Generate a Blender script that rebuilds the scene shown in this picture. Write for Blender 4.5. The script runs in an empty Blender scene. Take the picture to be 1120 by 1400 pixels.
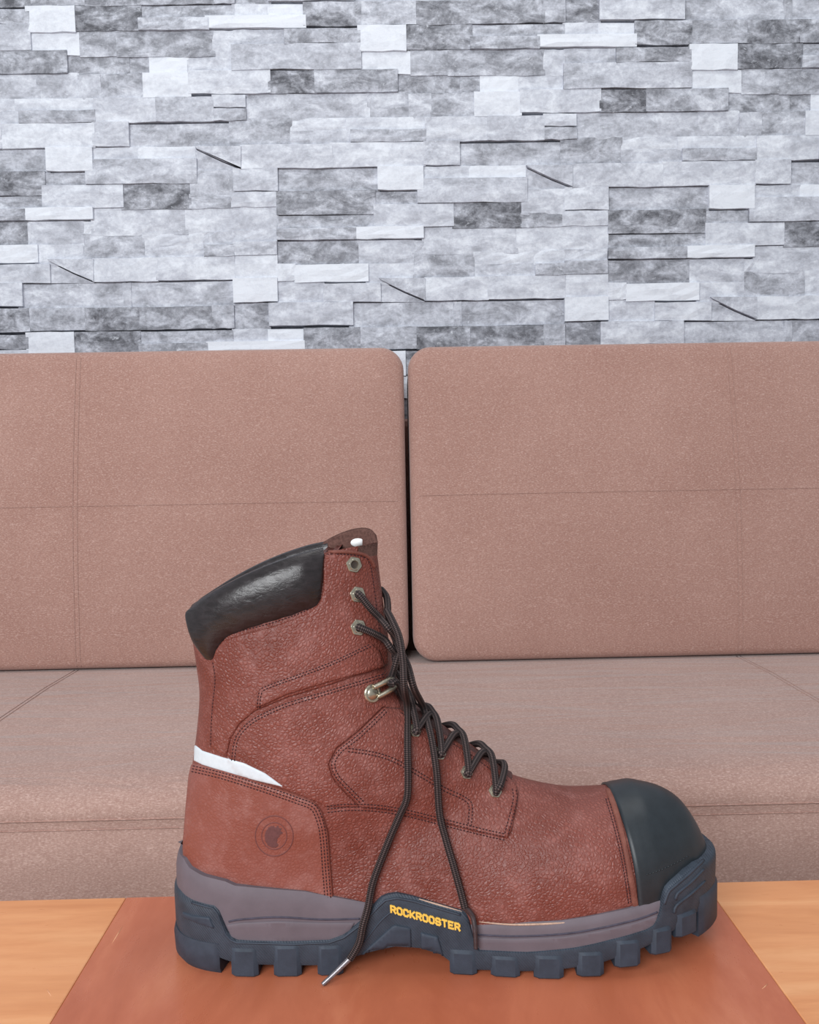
import bpy, bmesh, math, random
from mathutils import Vector, Matrix
from mathutils.bvhtree import BVHTree
from mathutils.geometry import delaunay_2d_cdt

random.seed(7)
SC = bpy.context.scene
COL = SC.collection
R = math.radians

# ------------------------------------------------------------------ camera
F = 1200.0                      # focal length in pixels of the 1120 x 1400 frame
TABLE_Z = 0.45
CAM_H = 0.2955                   # camera height above the table
CAM = Vector((0, 0, TABLE_Z + CAM_H))
cd = bpy.data.cameras.new('camera')
cd.sensor_fit = 'HORIZONTAL'
cd.sensor_width = 36.0
cd.lens = F / 1120 * 36.0
cd.clip_start = 0.01
cam = bpy.data.objects.new('camera', cd)
COL.objects.link(cam)
CM = (Matrix.Translation(CAM) @ Matrix.Rotation(R(-0.95), 4, 'Z')
      @ Matrix.Rotation(R(90 - 3.82), 4, 'X') @ Matrix.Rotation(R(-1.0), 4, 'Z'))
cam.matrix_world = CM
SC.camera = cam
CM3 = CM.to_3x3()
CM3I = CM3.inverted()

# ------------------------------------------------------------------ light
SC.view_settings.view_transform = 'Standard'
SC.view_settings.look = 'None'
SC.view_settings.gamma = 1.0
SC.view_settings.exposure = 0.0
SC.view_settings.use_curve_mapping = False
w = bpy.data.worlds.new('daylight')
SC.world = w
w.use_nodes = True
w.node_tree.nodes['Background'].inputs[0].default_value = (0.86, 0.93, 1.0, 1)
w.node_tree.nodes['Background'].inputs[1].default_value = 0.45


def area(name, loc, target, sx, sy, power, color):
    l = bpy.data.lights.new(name, 'AREA')
    l.shape = 'RECTANGLE'
    l.size, l.size_y, l.energy, l.color = sx, sy, power, color
    o = bpy.data.objects.new(name, l)
    COL.objects.link(o)
    o.location = loc
    o.rotation_euler = (Vector(target) - Vector(loc)).to_track_quat('-Z', 'Y').to_euler()
    return o


area('window_light', (-1.0, -1.7, 1.85), (0.05, 1.0, 0.6), 1.8, 1.3, 84, (0.97, 0.985, 1.0))
area('ceiling_light', (0.2, 0.75, 2.75), (0.2, 0.95, 0.0), 1.8, 1.0, 12, (1.0, 0.98, 0.96))

# ------------------------------------------------------------------ helpers
def ray(px, py):
    return (CM3 @ Vector(((px - 560) / F, -(py - 700) / F, -1.0))).normalized()


def at_y(px, py, y):
    d = ray(px, py)
    return CAM + d * ((y - CAM.y) / d.y)


def at_z(px, py, z):
    d = ray(px, py)
    return CAM + d * ((z - CAM.z) / d.z)


def to_px(p):
    q = CM3I @ (p - CAM)
    return 560 + F * q.x / -q.z, 700 - F * q.y / -q.z


def obj(name, verts, faces, mat, parent=None, smooth=True, world=True, loc=None):
    """one mesh object; verts in world space unless world=False"""
    off = Vector((0, 0, 0))
    p = parent
    while p is not None:
        off += p.location
        p = p.parent
    if loc is not None:
        off = off + Vector(loc)
    me = bpy.data.meshes.new(name)
    me.from_pydata([tuple(Vector(v) - off) if world else tuple(v) for v in verts], [], [tuple(f) for f in faces])
    me.update()
    if smooth:
        me.polygons.foreach_set('use_smooth', [True] * len(me.polygons))
    if mat:
        me.materials.append(mat)
    o = bpy.data.objects.new(name, me)
    COL.objects.link(o)
    if loc is not None:
        o.location = loc
    o.parent = parent
    return o


def tidy(o, merge=None, recalc=True):
    bm = bmesh.new()
    bm.from_mesh(o.data)
    if merge:
        bmesh.ops.remove_doubles(bm, verts=bm.verts, dist=merge)
    if recalc:
        bmesh.ops.recalc_face_normals(bm, faces=bm.faces)
    bm.to_mesh(o.data)
    bm.free()
    return o


def sharp(o, ang=40):
    o.data.set_sharp_from_angle(angle=R(ang))
    return o


def empty(name, loc, label=None, cat=None):
    o = bpy.data.objects.new(name, None)
    COL.objects.link(o)
    o.location = loc
    o.empty_display_size = 0.05
    if label:
        o['label'] = label
        o['category'] = cat
    return o


def box(x0, x1, y0, y1, z0, z1):
    v = [(x, y, z) for x in (x0, x1) for y in (y0, y1) for z in (z0, z1)]
    f = [(0, 1, 3, 2), (4, 6, 7, 5), (0, 4, 5, 1), (2, 3, 7, 6), (0, 2, 6, 4), (1, 5, 7, 3)]
    return v, f


def bevel(o, width, seg=2):
    m = o.modifiers.new('bevel', 'BEVEL')
    m.width, m.segments, m.limit_method = width, seg, 'ANGLE'
    m.harden_normals = False
    return o


def interp(tab, x):
    if x <= tab[0][0]:
        return tab[0][1]
    for (x0, y0), (x1, y1) in zip(tab, tab[1:]):
        if x <= x1:
            return y0 + (y1 - y0) * (x - x0) / (x1 - x0) if x1 > x0 else y1
    return tab[-1][1]


def cr(a, b, c, d, t):
    return 0.5 * ((2 * b) + (c - a) * t + (2 * a - 5 * b + 4 * c - d) * t * t + (3 * b - a - 3 * c + d) * t ** 3)


def spline(pts, step, closed=False):
    """Catmull-Rom through pts (tuples), resampled roughly every `step`"""
    out = []
    n = len(pts)
    rng = range(n if closed else n - 1)
    g = (lambda i: pts[i % n]) if closed else (lambda i: pts[max(0, min(n - 1, i))])
    for i in rng:
        p0, p1, p2, p3 = g(i - 1), g(i), g(i + 1), g(i + 2)
        L = math.dist(p1, p2)
        k = max(1, int(round(L / step)))
        for j in range(k):
            t = j / k
            out.append(tuple(cr(p0[c], p1[c], p2[c], p3[c], t) for c in range(len(p1))))
    if not closed:
        out.append(tuple(pts[-1]))
    return out


def resample(pts, step, closed=False):
    """straight-segment resampling"""
    out = []
    n = len(pts)
    for i in range(n if closed else n - 1):
        a, b = pts[i], pts[(i + 1) % n]
        k = max(1, int(round(math.dist(a, b) / step)))
        for j in range(k):
            t = j / k
            out.append(tuple(a[c] + (b[c] - a[c]) * t for c in range(len(a))))
    if not closed:
        out.append(tuple(pts[-1]))
    return out


# ------------------------------------------------------------------ materials
def srgb(r, g, b):
    f = lambda c: (c / 255 / 12.92) if c / 255 <= 0.04045 else ((c / 255 + 0.055) / 1.055) ** 2.4
    return (f(r), f(g), f(b), 1)


class NT:
    def __init__(self, name, rough=0.6, spec=0.5, metal=0.0):
        self.m = bpy.data.materials.new(name)
        self.m.use_nodes = True
        self.t = self.m.node_tree
        self.p = self.t.nodes['Principled BSDF']
        self.p.inputs['Roughness'].default_value = rough
        self.p.inputs['Metallic'].default_value = metal
        self.p.inputs['Specular IOR Level'].default_value = spec

    def n(self, typ, **kw):
        nd = self.t.nodes.new(typ)
        for k, v in kw.items():
            setattr(nd, k, v)
        return nd

    def link(self, a, b):
        self.t.links.new(a, b)

    def coords(self, kind='Object', scale=(1, 1, 1), rot=(0, 0, 0)):
        tc = self.n('ShaderNodeTexCoord')
        mp = self.n('ShaderNodeMapping')
        mp.inputs['Scale'].default_value = scale
        mp.inputs['Rotation'].default_value = rot
        self.link(tc.outputs[kind], mp.inputs['Vector'])
        return mp.outputs['Vector']

    def noise(self, vec, scale, detail=4, rough=0.6, dist=0.0):
        nd = self.n('ShaderNodeTexNoise')
        nd.inputs['Scale'].default_value = scale
        nd.inputs['Detail'].default_value = detail
        nd.inputs['Roughness'].default_value = rough
        nd.inputs['Distortion'].default_value = dist
        if vec is not None:
            self.link(vec, nd.inputs['Vector'])
        return nd.outputs['Fac']

    def voro(self, vec, scale, feature='F1', out='Distance', rnd=1.0):
        nd = self.n('ShaderNodeTexVoronoi', feature=feature)
        nd.inputs['Scale'].default_value = scale
        nd.inputs['Randomness'].default_value = rnd
        if vec is not None:
            self.link(vec, nd.inputs['Vector'])
        return nd.outputs[out]

    def ramp(self, fac, stops):
        nd = self.n('ShaderNodeValToRGB')
        e = nd.color_ramp.elements
        while len(e) < len(stops):
            e.new(0.5)
        for el, (p, c) in zip(e, stops):
            el.position = p
            el.color = c if isinstance(c, tuple) else (c, c, c, 1)
        self.link(fac, nd.inputs['Fac'])
        return nd.outputs['Color']

    def math(self, op, a, b=None, c=None):
        nd = self.n('ShaderNodeMath', operation=op)
        for i, v in enumerate((a, b, c)):
            if v is None:
                continue
            if isinstance(v, (int, float)):
                nd.inputs[i].default_value = v
            else:
                self.link(v, nd.inputs[i])
        return nd.outputs[0]

    def mix(self, fac, a, b, blend='MIX'):
        nd = self.n('ShaderNodeMix', data_type='RGBA', blend_type=blend)
        for s, v in ((0, fac), (6, a), (7, b)):
            if isinstance(v, (int, float, tuple)):
                nd.inputs[s].default_value = v
            else:
                self.link(v, nd.inputs[s])
        return nd.outputs[2]

    def bump(self, h, strength, dist=0.001, prev=None):
        nd = self.n('ShaderNodeBump')
        nd.inputs['Strength'].default_value = strength
        nd.inputs['Distance'].default_value = dist
        self.link(h, nd.inputs['Height'])
        if prev is not None:
            self.link(prev, nd.inputs['Normal'])
        self.link(nd.outputs['Normal'], self.p.inputs['Normal'])
        return nd.outputs['Normal']

    def color(self, c):
        if isinstance(c, tuple):
            self.p.inputs['Base Color'].default_value = c
        else:
            self.link(c, self.p.inputs['Base Color'])

    def roughness(self, r):
        self.link(r, self.p.inputs['Roughness'])


def mat_leather(name, base, dark, light, pebble=1.0, rough=0.42, grain=470):
    a = NT(name, rough=rough, spec=0.45)
    v = a.coords()
    warp = a.n('ShaderNodeVectorMath', operation='MULTIPLY_ADD')
    nz = a.n('ShaderNodeTexNoise')
    nz.inputs['Scale'].default_value = 260
    a.link(v, nz.inputs['Vector'])
    a.link(nz.outputs['Color'], warp.inputs[0])
    warp.inputs[1].default_value = (0.0016,) * 3
    a.link(v, warp.inputs[2])
    vv = warp.outputs[0]
    big = a.noise(v, 22, 3, 0.6)
    mid = a.noise(v, 90, 4, 0.65)
    fine = a.voro(vv, grain, 'DISTANCE_TO_EDGE')
    cells = a.n('ShaderNodeMapRange', interpolation_type='SMOOTHERSTEP')
    cells.inputs['From Max'].default_value = 0.32
    a.link(fine, cells.inputs['Value'])
    cells = cells.outputs['Result']
    amt = a.ramp(a.noise(v, 35, 2, 0.5), [(0.25, 0.6), (0.65, 1.0)])
    c = a.mix(a.ramp(big, [(0.33, 0.0), (0.67, 1.0)]), dark, base)
    c = a.mix(a.ramp(mid, [(0.5, 0.0), (0.78, 0.7)]), c, light)
    crease = a.math('MULTIPLY', a.math('SUBTRACT', 1.0, cells), 0.3 * pebble)
    c = a.mix(crease, c, (dark[0] * 0.5, dark[1] * 0.45, dark[2] * 0.5, 1))
    a.color(c)
    a.roughness(a.ramp(mid, [(0.3, rough - 0.08), (0.75, rough + 0.16)]))
    h = a.math('MULTIPLY', cells, amt)
    b = a.bump(h, 0.42 * pebble, 0.0010)
    a.bump(mid, 0.12, 0.002, b)
    return a.m


M = {}
M['leather'] = mat_leather('oiled_leather', srgb(135, 75, 65), srgb(112, 54, 43), srgb(156, 104, 97), 1.0, 0.43)
M['leather_smooth'] = mat_leather('oiled_leather_heel', srgb(140, 84, 75), srgb(130, 69, 55), srgb(158, 110, 102), 0.5, 0.4)
M['leather_edge'] = mat_leather('cut_leather_edge', srgb(126, 74, 62), srgb(104, 56, 46), srgb(150, 100, 86), 0.4, 0.7)


def mat_simple(name, col, rough, spec=0.5, metal=0.0, nscale=300, var=0.25, bstr=0.0, bdist=0.0005, bscale=None):
    a = NT(name, rough, spec, metal)
    v = a.coords()
    n1 = a.noise(v, nscale, 4, 0.6)
    dk = tuple(c * (1 - var) for c in col[:3]) + (1,)
    lt = tuple(min(1, c * (1 + var)) for c in col[:3]) + (1,)
    a.color(a.mix(a.ramp(n1, [(0.3, 0.0), (0.7, 1.0)]), dk, lt))
    if bstr:
        a.bump(a.noise(v, bscale or nscale, 4, 0.6), bstr, bdist)
    return a.m


# black padded collar leather with fine creases
a = NT('black_collar_leather', 0.34, 0.5)
v = a.coords(scale=(1, 1, 2.2), rot=(0, R(35), 0))
cr1 = a.noise(v, 170, 4, 0.55, 0.5)
cr2 = a.noise(a.coords(), 900, 3, 0.6)
a.color(a.mix(a.ramp(cr1, [(0.35, 0.0), (0.7, 1.0)]), srgb(32, 27, 28), srgb(44, 38, 40)))
a.roughness(a.ramp(cr1, [(0.3, 0.26), (0.7, 0.38)]))
b = a.bump(cr1, 0.3, 0.0011)
a.bump(cr2, 0.15, 0.0004, b)
M['collar'] = a.m

# rubber
M['toe_rubber'] = mat_simple('black_toe_rubber', srgb(34, 40, 45), 0.42, 0.45, nscale=120, var=0.18, bstr=0.12, bscale=1500, bdist=0.0003)
M['midsole'] = mat_simple('grey_midsole_foam', srgb(102, 93, 100), 0.62, 0.35, nscale=60, var=0.1, bstr=0.08, bscale=700)
M['lining'] = mat_simple('brown_suede_lining', srgb(92, 66, 60), 0.95, 0.1, nscale=500, var=0.35, bstr=0.5, bscale=1200, bdist=0.001)
M['tongue'] = mat_leather('dark_tongue_leather', srgb(96, 58, 52), srgb(70, 42, 40), srgb(112, 72, 66), 0.7, 0.55)
M['stitch'] = mat_simple('dark_stitch_thread', srgb(58, 34, 36), 0.75, 0.2, nscale=800, var=0.3)
M['reflective'] = mat_simple('white_reflective_fabric', srgb(206, 214, 220), 0.5, 0.4, nscale=400, var=0.04)
M['label'] = mat_simple('white_woven_label', srgb(235, 235, 235), 0.8, 0.2, var=0.05)
M['brass'] = mat_simple('antique_brass', srgb(182, 174, 156), 0.3, 0.5, 0.9, nscale=350, var=0.2, bstr=0.1, bscale=900)
M['dark_hole'] = mat_simple('eyelet_hole', srgb(74, 66, 60), 0.6, 0.3, 0.4)
M['yellow'] = mat_simple('yellow_print', srgb(236, 192, 84), 0.55, 0.3, nscale=900, var=0.08)
M['emblem'] = mat_simple('debossed_mark', srgb(110, 66, 63), 0.6, 0.25, nscale=900, var=0.15)
M['emblem_dark'] = mat_simple('debossed_head_mark', srgb(102, 66, 65), 0.65, 0.2, nscale=900, var=0.15)
M['groove'] = mat_simple('midsole_groove', srgb(72, 68, 80), 0.7, 0.2)
M['foam'] = mat_simple('pale_glue_line', srgb(186, 158, 140), 0.9, 0.1, nscale=900, var=0.2)

a = NT('navy_outsole_rubber', 0.58, 0.35)
v = a.coords(scale=(1, 0.2, 1), rot=(0, R(40), 0))
wv = a.n('ShaderNodeTexWave', wave_type='BANDS', bands_direction='X')
wv.inputs['Scale'].default_value = 260
wv.inputs['Distortion'].default_value = 0.6
a.link(v, wv.inputs['Vector'])
n1 = a.noise(a.coords(), 90, 4, 0.6)
a.color(a.mix(a.ramp(n1, [(0.3, 0.0), (0.7, 1.0)]), srgb(46, 53, 63), srgb(61, 70, 82)))
b = a.bump(wv.outputs['Fac'], 0.35, 0.0006)
a.bump(a.noise(a.coords(), 1400, 3, 0.6), 0.2, 0.0004, b)
M['outsole'] = a.m
M['lug'] = mat_simple('navy_lug_rubber', srgb(53, 61, 73), 0.6, 0.35, nscale=110, var=0.18, bstr=0.3, bscale=1500, bdist=0.0004)

# braided lace: UV x runs along the lace in metres, UV y once around
a = NT('braided_lace', 0.72, 0.3)
tc = a.n('ShaderNodeTexCoord')
sp = a.n('ShaderNodeSeparateXYZ')
a.link(tc.outputs['UV'], sp.inputs[0])
ph1 = a.math('ADD', a.math('MULTIPLY', sp.outputs[0], 6.2832 / 0.0021), a.math('MULTIPLY', sp.outputs[1], 6.2832 * 3))
ph2 = a.math('SUBTRACT', a.math('MULTIPLY', sp.outputs[0], 6.2832 / 0.0021), a.math('MULTIPLY', sp.outputs[1], 6.2832 * 3))
br = a.math('MULTIPLY', a.math('SINE', ph1), a.math('SINE', ph2))
br = a.math('MULTIPLY_ADD', br, 0.5, 0.5)
a.color(a.ramp(br, [(0.25, srgb(30, 24, 25)), (0.55, srgb(54, 44, 44)), (0.85, srgb(92, 78, 76))]))
a.bump(br, 0.8, 0.0008)
M['lace'] = a.m

M['aglet'] = mat_simple('smoked_plastic_aglet', srgb(120, 116, 120), 0.22, 0.7, 0.35, nscale=400, var=0.3)
M['aglet_dark'] = mat_simple('dark_plastic_aglet', srgb(62, 52, 54), 0.28, 0.6, 0.1, nscale=400, var=0.3)


def mat_fabric(c0=srgb(163, 125, 113), c1=srgb(176, 139, 127)):
    a = NT('rose_brown_upholstery', 0.9, 0.12)
    a.p.inputs['Sheen Weight'].default_value = 0.25
    a.p.inputs['Sheen Roughness'].default_value = 0.5
    v = a.coords()
    n0 = a.noise(v, 5, 4, 0.6)
    n1 = a.noise(v, 380, 3, 0.7)
    n2 = a.noise(a.coords(scale=(0.45, 1, 1.6)), 700, 2, 0.6)
    c = a.mix(a.ramp(n0, [(0.3, 0.0), (0.7, 1.0)]), c0, c1)
    c = a.mix(a.ramp(n1, [(0.35, 0.0), (0.62, 0.42)]), c, srgb(140, 103, 94))
    c = a.mix(a.ramp(n2, [(0.5, 0.0), (0.7, 0.5)]), c, srgb(218, 188, 178))
    a.color(c)
    b = a.bump(n1, 0.5, 0.0012)
    b = a.bump(n2, 0.4, 0.0008, b)
    return a


a = mat_fabric()
M['fabric'] = a.m
a = mat_fabric(srgb(168, 136, 125), srgb(180, 149, 138))  # same cloth as the cushions; the seat's sheen is painted in as greyer colour
a.m.name = 'rose_brown_sheen_tint_upholstery'
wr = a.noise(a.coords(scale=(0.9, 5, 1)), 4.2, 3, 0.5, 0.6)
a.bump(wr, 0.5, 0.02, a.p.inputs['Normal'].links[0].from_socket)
M['seat_sheen_fabric'] = a.m
M['seam'] = mat_simple('seam_thread', srgb(176, 140, 130), 0.95, 0.05, nscale=500)


def mat_wood(name, c0, c1, c2, sc, rough):
    a = NT(name, rough, 0.5)
    v = a.coords(scale=sc)
    n1 = a.noise(v, 5, 6, 0.62, 0.8)
    n2 = a.noise(v, 30, 5, 0.65, 0.4)
    n3 = a.noise(a.coords(), 9, 3, 0.5)
    c = a.ramp(n1, [(0.3, c0), (0.52, c1), (0.75, c2)])
    c = a.mix(a.ramp(n2, [(0.45, 0.0), (0.72, 0.35)]), c, c0)
    c = a.mix(a.ramp(n3, [(0.35, 0.0), (0.75, 0.35)]), c, c2)
    a.color(c)
    a.roughness(a.ramp(n2, [(0.3, rough - 0.06), (0.7, rough + 0.1)]))
    a.bump(n2, 0.06, 0.0005)
    return a.m


M['wood_red'] = mat_wood('red_brown_veneer', srgb(166, 86, 58), srgb(186, 104, 74), srgb(206, 128, 94), (3.0, 1.0, 1), 0.3)
M['wood_orange'] = mat_wood('orange_veneer', srgb(200, 126, 78), srgb(222, 152, 102), srgb(233, 172, 122), (0.8, 5.0, 1), 0.33)
M['wood_dark'] = mat_wood('table_leg_wood', srgb(150, 84, 52), srgb(176, 108, 70), srgb(196, 126, 84), (4, 4, 0.8), 0.4)
M['scratch'] = mat_simple('pale_scratch', srgb(232, 170, 130), 0.6, 0.3)


def mat_stone(name, tone=None):
    a = NT(name, 0.85, 0.25)
    tc = a.n('ShaderNodeTexCoord')
    oi = a.n('ShaderNodeObjectInfo')
    add = a.n('ShaderNodeVectorMath', operation='ADD')
    mulv = a.math('MULTIPLY', oi.outputs['Random'], 37.0)
    cmb = a.n('ShaderNodeCombineXYZ')
    a.link(mulv, cmb.inputs[0])
    a.link(mulv, cmb.inputs[2])
    a.link(tc.outputs['Object'], add.inputs[0])
    a.link(cmb.outputs[0], add.inputs[1])
    v = add.outputs[0]
    mp = a.n('ShaderNodeMapping')
    mp.inputs['Rotation'].default_value = (0, R(35), 0)
    mp.inputs['Scale'].default_value = (1, 1, 2.0)
    a.link(v, mp.inputs['Vector'])
    vs = mp.outputs[0]
    if tone is None:
        at = a.n('ShaderNodeAttribute', attribute_type='OBJECT', attribute_name='tone')
        t = at.outputs['Fac']
    else:
        vn = a.n('ShaderNodeValue')
        vn.outputs[0].default_value = tone
        t = vn.outputs[0]
    big = a.noise(vs, 19, 5, 0.68, 0.5)
    fine = a.noise(v, 120, 5, 0.75)
    streak = a.noise(vs, 60, 5, 0.75, 1.2)
    # tone 0 white .. 1 dark ; mottling grows with tone
    bigc = a.ramp(big, [(0.34, 0.0), (0.66, 1.0)])
    d = a.math('MULTIPLY', a.math('SUBTRACT', bigc, 0.5), a.math('MULTIPLY_ADD', t, 0.95, 0.16))
    d2 = a.math('MULTIPLY', a.math('SUBTRACT', fine, 0.5), a.math('MULTIPLY_ADD', t, 0.9, 0.4))
    k = a.math('ADD', a.math('ADD', t, d), d2)
    c = a.ramp(k, [(0.0, srgb(226, 230, 238)), (0.28, srgb(192, 195, 205)), (0.6, srgb(148, 150, 158)), (1.0, srgb(92, 93, 99))])
    wh = a.math('MULTIPLY', a.ramp(streak, [(0.6, 0.0), (0.7, 1.0)]), 0.6)
    c = a.mix(wh, c, srgb(226, 230, 238))
    a.color(c)
    b = a.bump(big, 0.25, 0.004)
    b = a.bump(streak, 0.3, 0.002, b)
    a.bump(fine, 0.35, 0.0012, b)
    return a.m


M['stone'] = mat_stone('split_face_stone')
M['mortar'] = mat_simple('shadow_joint', srgb(112, 114, 122), 0.95, 0.1, nscale=60)
M['floor'] = mat_simple('floor_tile', srgb(170, 160, 150), 0.5, 0.4, nscale=12, var=0.08)

# ------------------------------------------------------------------ room
WALL_Y = 1.66
fl = obj('floor', *box(-2.4, 2.4, -1.2, WALL_Y + 0.1, -0.05, 0.0), M['floor'], smooth=False)
fl['kind'] = 'structure'
fl['label'] = 'plain pale floor under the sofa and table'
wall = obj('wall_back', *box(-2.4, 2.4, WALL_Y, WALL_Y + 0.1, 0.0, 2.7), M['mortar'], smooth=False)
wall['kind'] = 'structure'
wall['label'] = 'grey split-face stone wall behind the sofa'

# stones of one pattern repeat, pixel rectangles x0, x1, y0, y1, tone, relief (mm)
W_, L_, M_, D_ = 0.02, 0.2, 0.42, 0.68
TILE = [
    (391, 491, 41, 61, 0.5, 9), (38, 102, 11, 45, W_, 9), (102, 192, 10, 43, D_, 6),
    (192, 318, 9, 25, M_, 4), (318, 367, 6, 23, L_, 3), (367, 416, 6, 22, W_, 3),
    (192, 284, 26, 43, M_, 10), (284, 416, 23, 40, 0.0, 9),
    (320, 491, 62, 96, 0.3, 9), (38, 110, 45, 73, 0.08, 3), (110, 162, 44, 75, M_, 3), (162, 291, 43, 75, 0.46, 3),
    (291, 320, 43, 75, L_, 2), (320, 391, 41, 62, 0.28, 2),
    (368, 432, 98, 128, 0.72, 6), (432, 542, 97, 127, 0.5, 7),
    (90, 175, 76, 102, 0.52, 0), (175, 205, 75, 101, 0.45, 0), (205, 257, 75, 101, 0.0, 2), (257, 319, 74, 99, L_, 1),
    (335, 503, 129, 161, 0.34, 1), (503, 559, 126, 159, 0.3, 1),
    (107, 137, 103, 134, 0.3, 3), (137, 197, 102, 134, 0.42, 3), (197, 260, 101, 134, 0.04, 6), (260, 368, 98, 129, L_, 7),
    (475, 581, 161, 177, 0.16, 3), (481, 581, 178, 195, 0.4, 8), (398, 475, 162, 178, 0.16, 2), (398, 481, 179, 197, 0.26, 3),
    (130, 215, 135, 168, 0.2, 6), (215, 291, 134, 167, 0.27, 7), (291, 335, 131, 148, 0.18, 7), (291, 336, 149, 166, 0.35, 6),
    (315, 398, 163, 198, 0.42, 2),
    (331, 453, 199, 231, 0.2, 7), (453, 580, 196, 229, 0.17, 7), (580, 628, 194, 227, 0.24, 8),
    (177, 314, 170, 201, 0.34, 0),
    (377, 517, 231, 261, 0.4, 0), (65, 126, 203, 235, 0.03, 9),
    (127, 190, 202, 218, 0.2, 2), (190, 266, 201, 217, 0.06, 2), (120, 267, 219, 252, 0.3, 8),
    (261, 320, 234, 265, 0.28, 5), (320, 379, 231, 262, 0.22, 7),
    (380, 512, 262, 294, 0.6, 6), (60, 118, 237, 254, 0.46, 2), (60, 167, 254, 285, 0.22, 6),
    (380, 512, 295, 312, 0.46, 3), (167, 260, 252, 284, 0.66, 4), (260, 316, 266, 283, 0.42, 5), (317, 379, 263, 281, 0.22, 5),
    (380, 486, 313, 329, 0.46, 9), (31, 126, 285, 302, 0.0, 9), (126, 255, 285, 319, 0.27, 2), (255, 379, 282, 316, 0.22, 2),
    (380, 492, 330, 361, 0.5, 1), (39, 113, 303, 334, 0.24, 1), (113, 134, 303, 319, 0.2, 1),
    (113, 196, 320, 353, 0.4, 2), (196, 278, 318, 334, 0.15, 2), (196, 280, 335, 352, 0.22, 2), (278, 320, 317, 334, 0.22, 3),
    (280, 320, 335, 352, 0.42, 9), (320, 378, 315, 331, 0.22, 3), (320, 378, 331, 350, 0.34, 8),
    (404, 503, 362, 387, 0.0, 6), (48, 113, 335, 361, 0.16, 2), (443, 520, 388, 414, 0.2, 6),
    (129, 215, 354, 386, 0.17, 7), (215, 320, 352, 384, 0.2, 7), (320, 379, 350, 381, 0.12, 5), (379, 404, 361, 382, 0.12, 5),
    (26, 168, 388, 420, 0.34, 0), (168, 179, 387, 418, 0.3, 1), (179, 320, 386, 417, 0.36, 0), (320, 379, 381, 414, 0.03, 9),
    (380, 443, 382, 415, 0.24, 2), (-36, 40, 423, 455, 0.62, 8), (40, 118, 422, 453, 0.45, 7), (118, 190, 421, 453, 0.62, 7),
    (190, 291, 420, 451, 0.52, 7), (291, 320, 418, 450, 0.4, 7), (320, 369, 415, 450, 0.5, 1), (369, 482, 414, 446, 0.24, 8),
]
# stones with a slanting crack: rectangle and the crack's end points
CRACKED = [(267, 330, 201, 233, 0.28, (270, 205), (330, 231)), (66, 129, 355, 387, 0.3, (68, 358), (127, 385))]
V1, V3 = (452.3, 25.7), (0.0, 444.0)


def stone_mesh(wd, ht, dp, rnd):
    """rough-faced block centred on the origin, face towards -Y, 3x2 front cells"""
    nx, nz = (5 if wd > 0.09 else 4), 3
    ch = 0.0016
    V, Fc = [], []
    jb = [rnd.uniform(-0.0011, 0.0011) for _ in range(nx + 1)]
    jt = [rnd.uniform(-0.0006, 0.0006) for _ in range(nx + 1)]
    for j in range(nz + 1):
        for i in range(nx + 1):
            x = -wd / 2 + wd * i / nx
            z = -ht / 2 + ht * j / nz
            if j == 0:
                z += jb[i]
            if j == nz:
                z += jt[i]
            y = -dp + rnd.uniform(-0.0009, 0.0009)
            if i in (0, nx) or j in (0, nz):
                y += ch * rnd.uniform(0.2, 0.7)
            V.append((x, y, z))
    idx = lambda i, j: j * (nx + 1) + i
    for j in range(nz):
        for i in range(nx):
            Fc.append((idx(i, j), idx(i + 1, j), idx(i + 1, j + 1), idx(i, j + 1)))
    ring = [idx(i, 0) for i in range(nx + 1)] + [idx(nx, j) for j in range(1, nz + 1)] + \
           [idx(i, nz) for i in range(nx - 1, -1, -1)] + [idx(0, j) for j in range(nz - 1, 0, -1)]
    b0 = len(V)
    for r in ring:
        V.append((V[r][0], 0.0, V[r][2]))
    n = len(ring)
    for i in range(n):
        Fc.append((ring[i], b0 + i, b0 + (i + 1) % n, ring[(i + 1) % n]))
    return V, Fc


def wall_rect(x0, x1, y0, y1):
    c = at_y((x0 + x1) / 2, (y0 + y1) / 2, WALL_Y - 0.012)
    s = (WALL_Y - 0.012) / F
    return c.x, c.z, (x1 - x0) * s, (y1 - y0) * s


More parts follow.
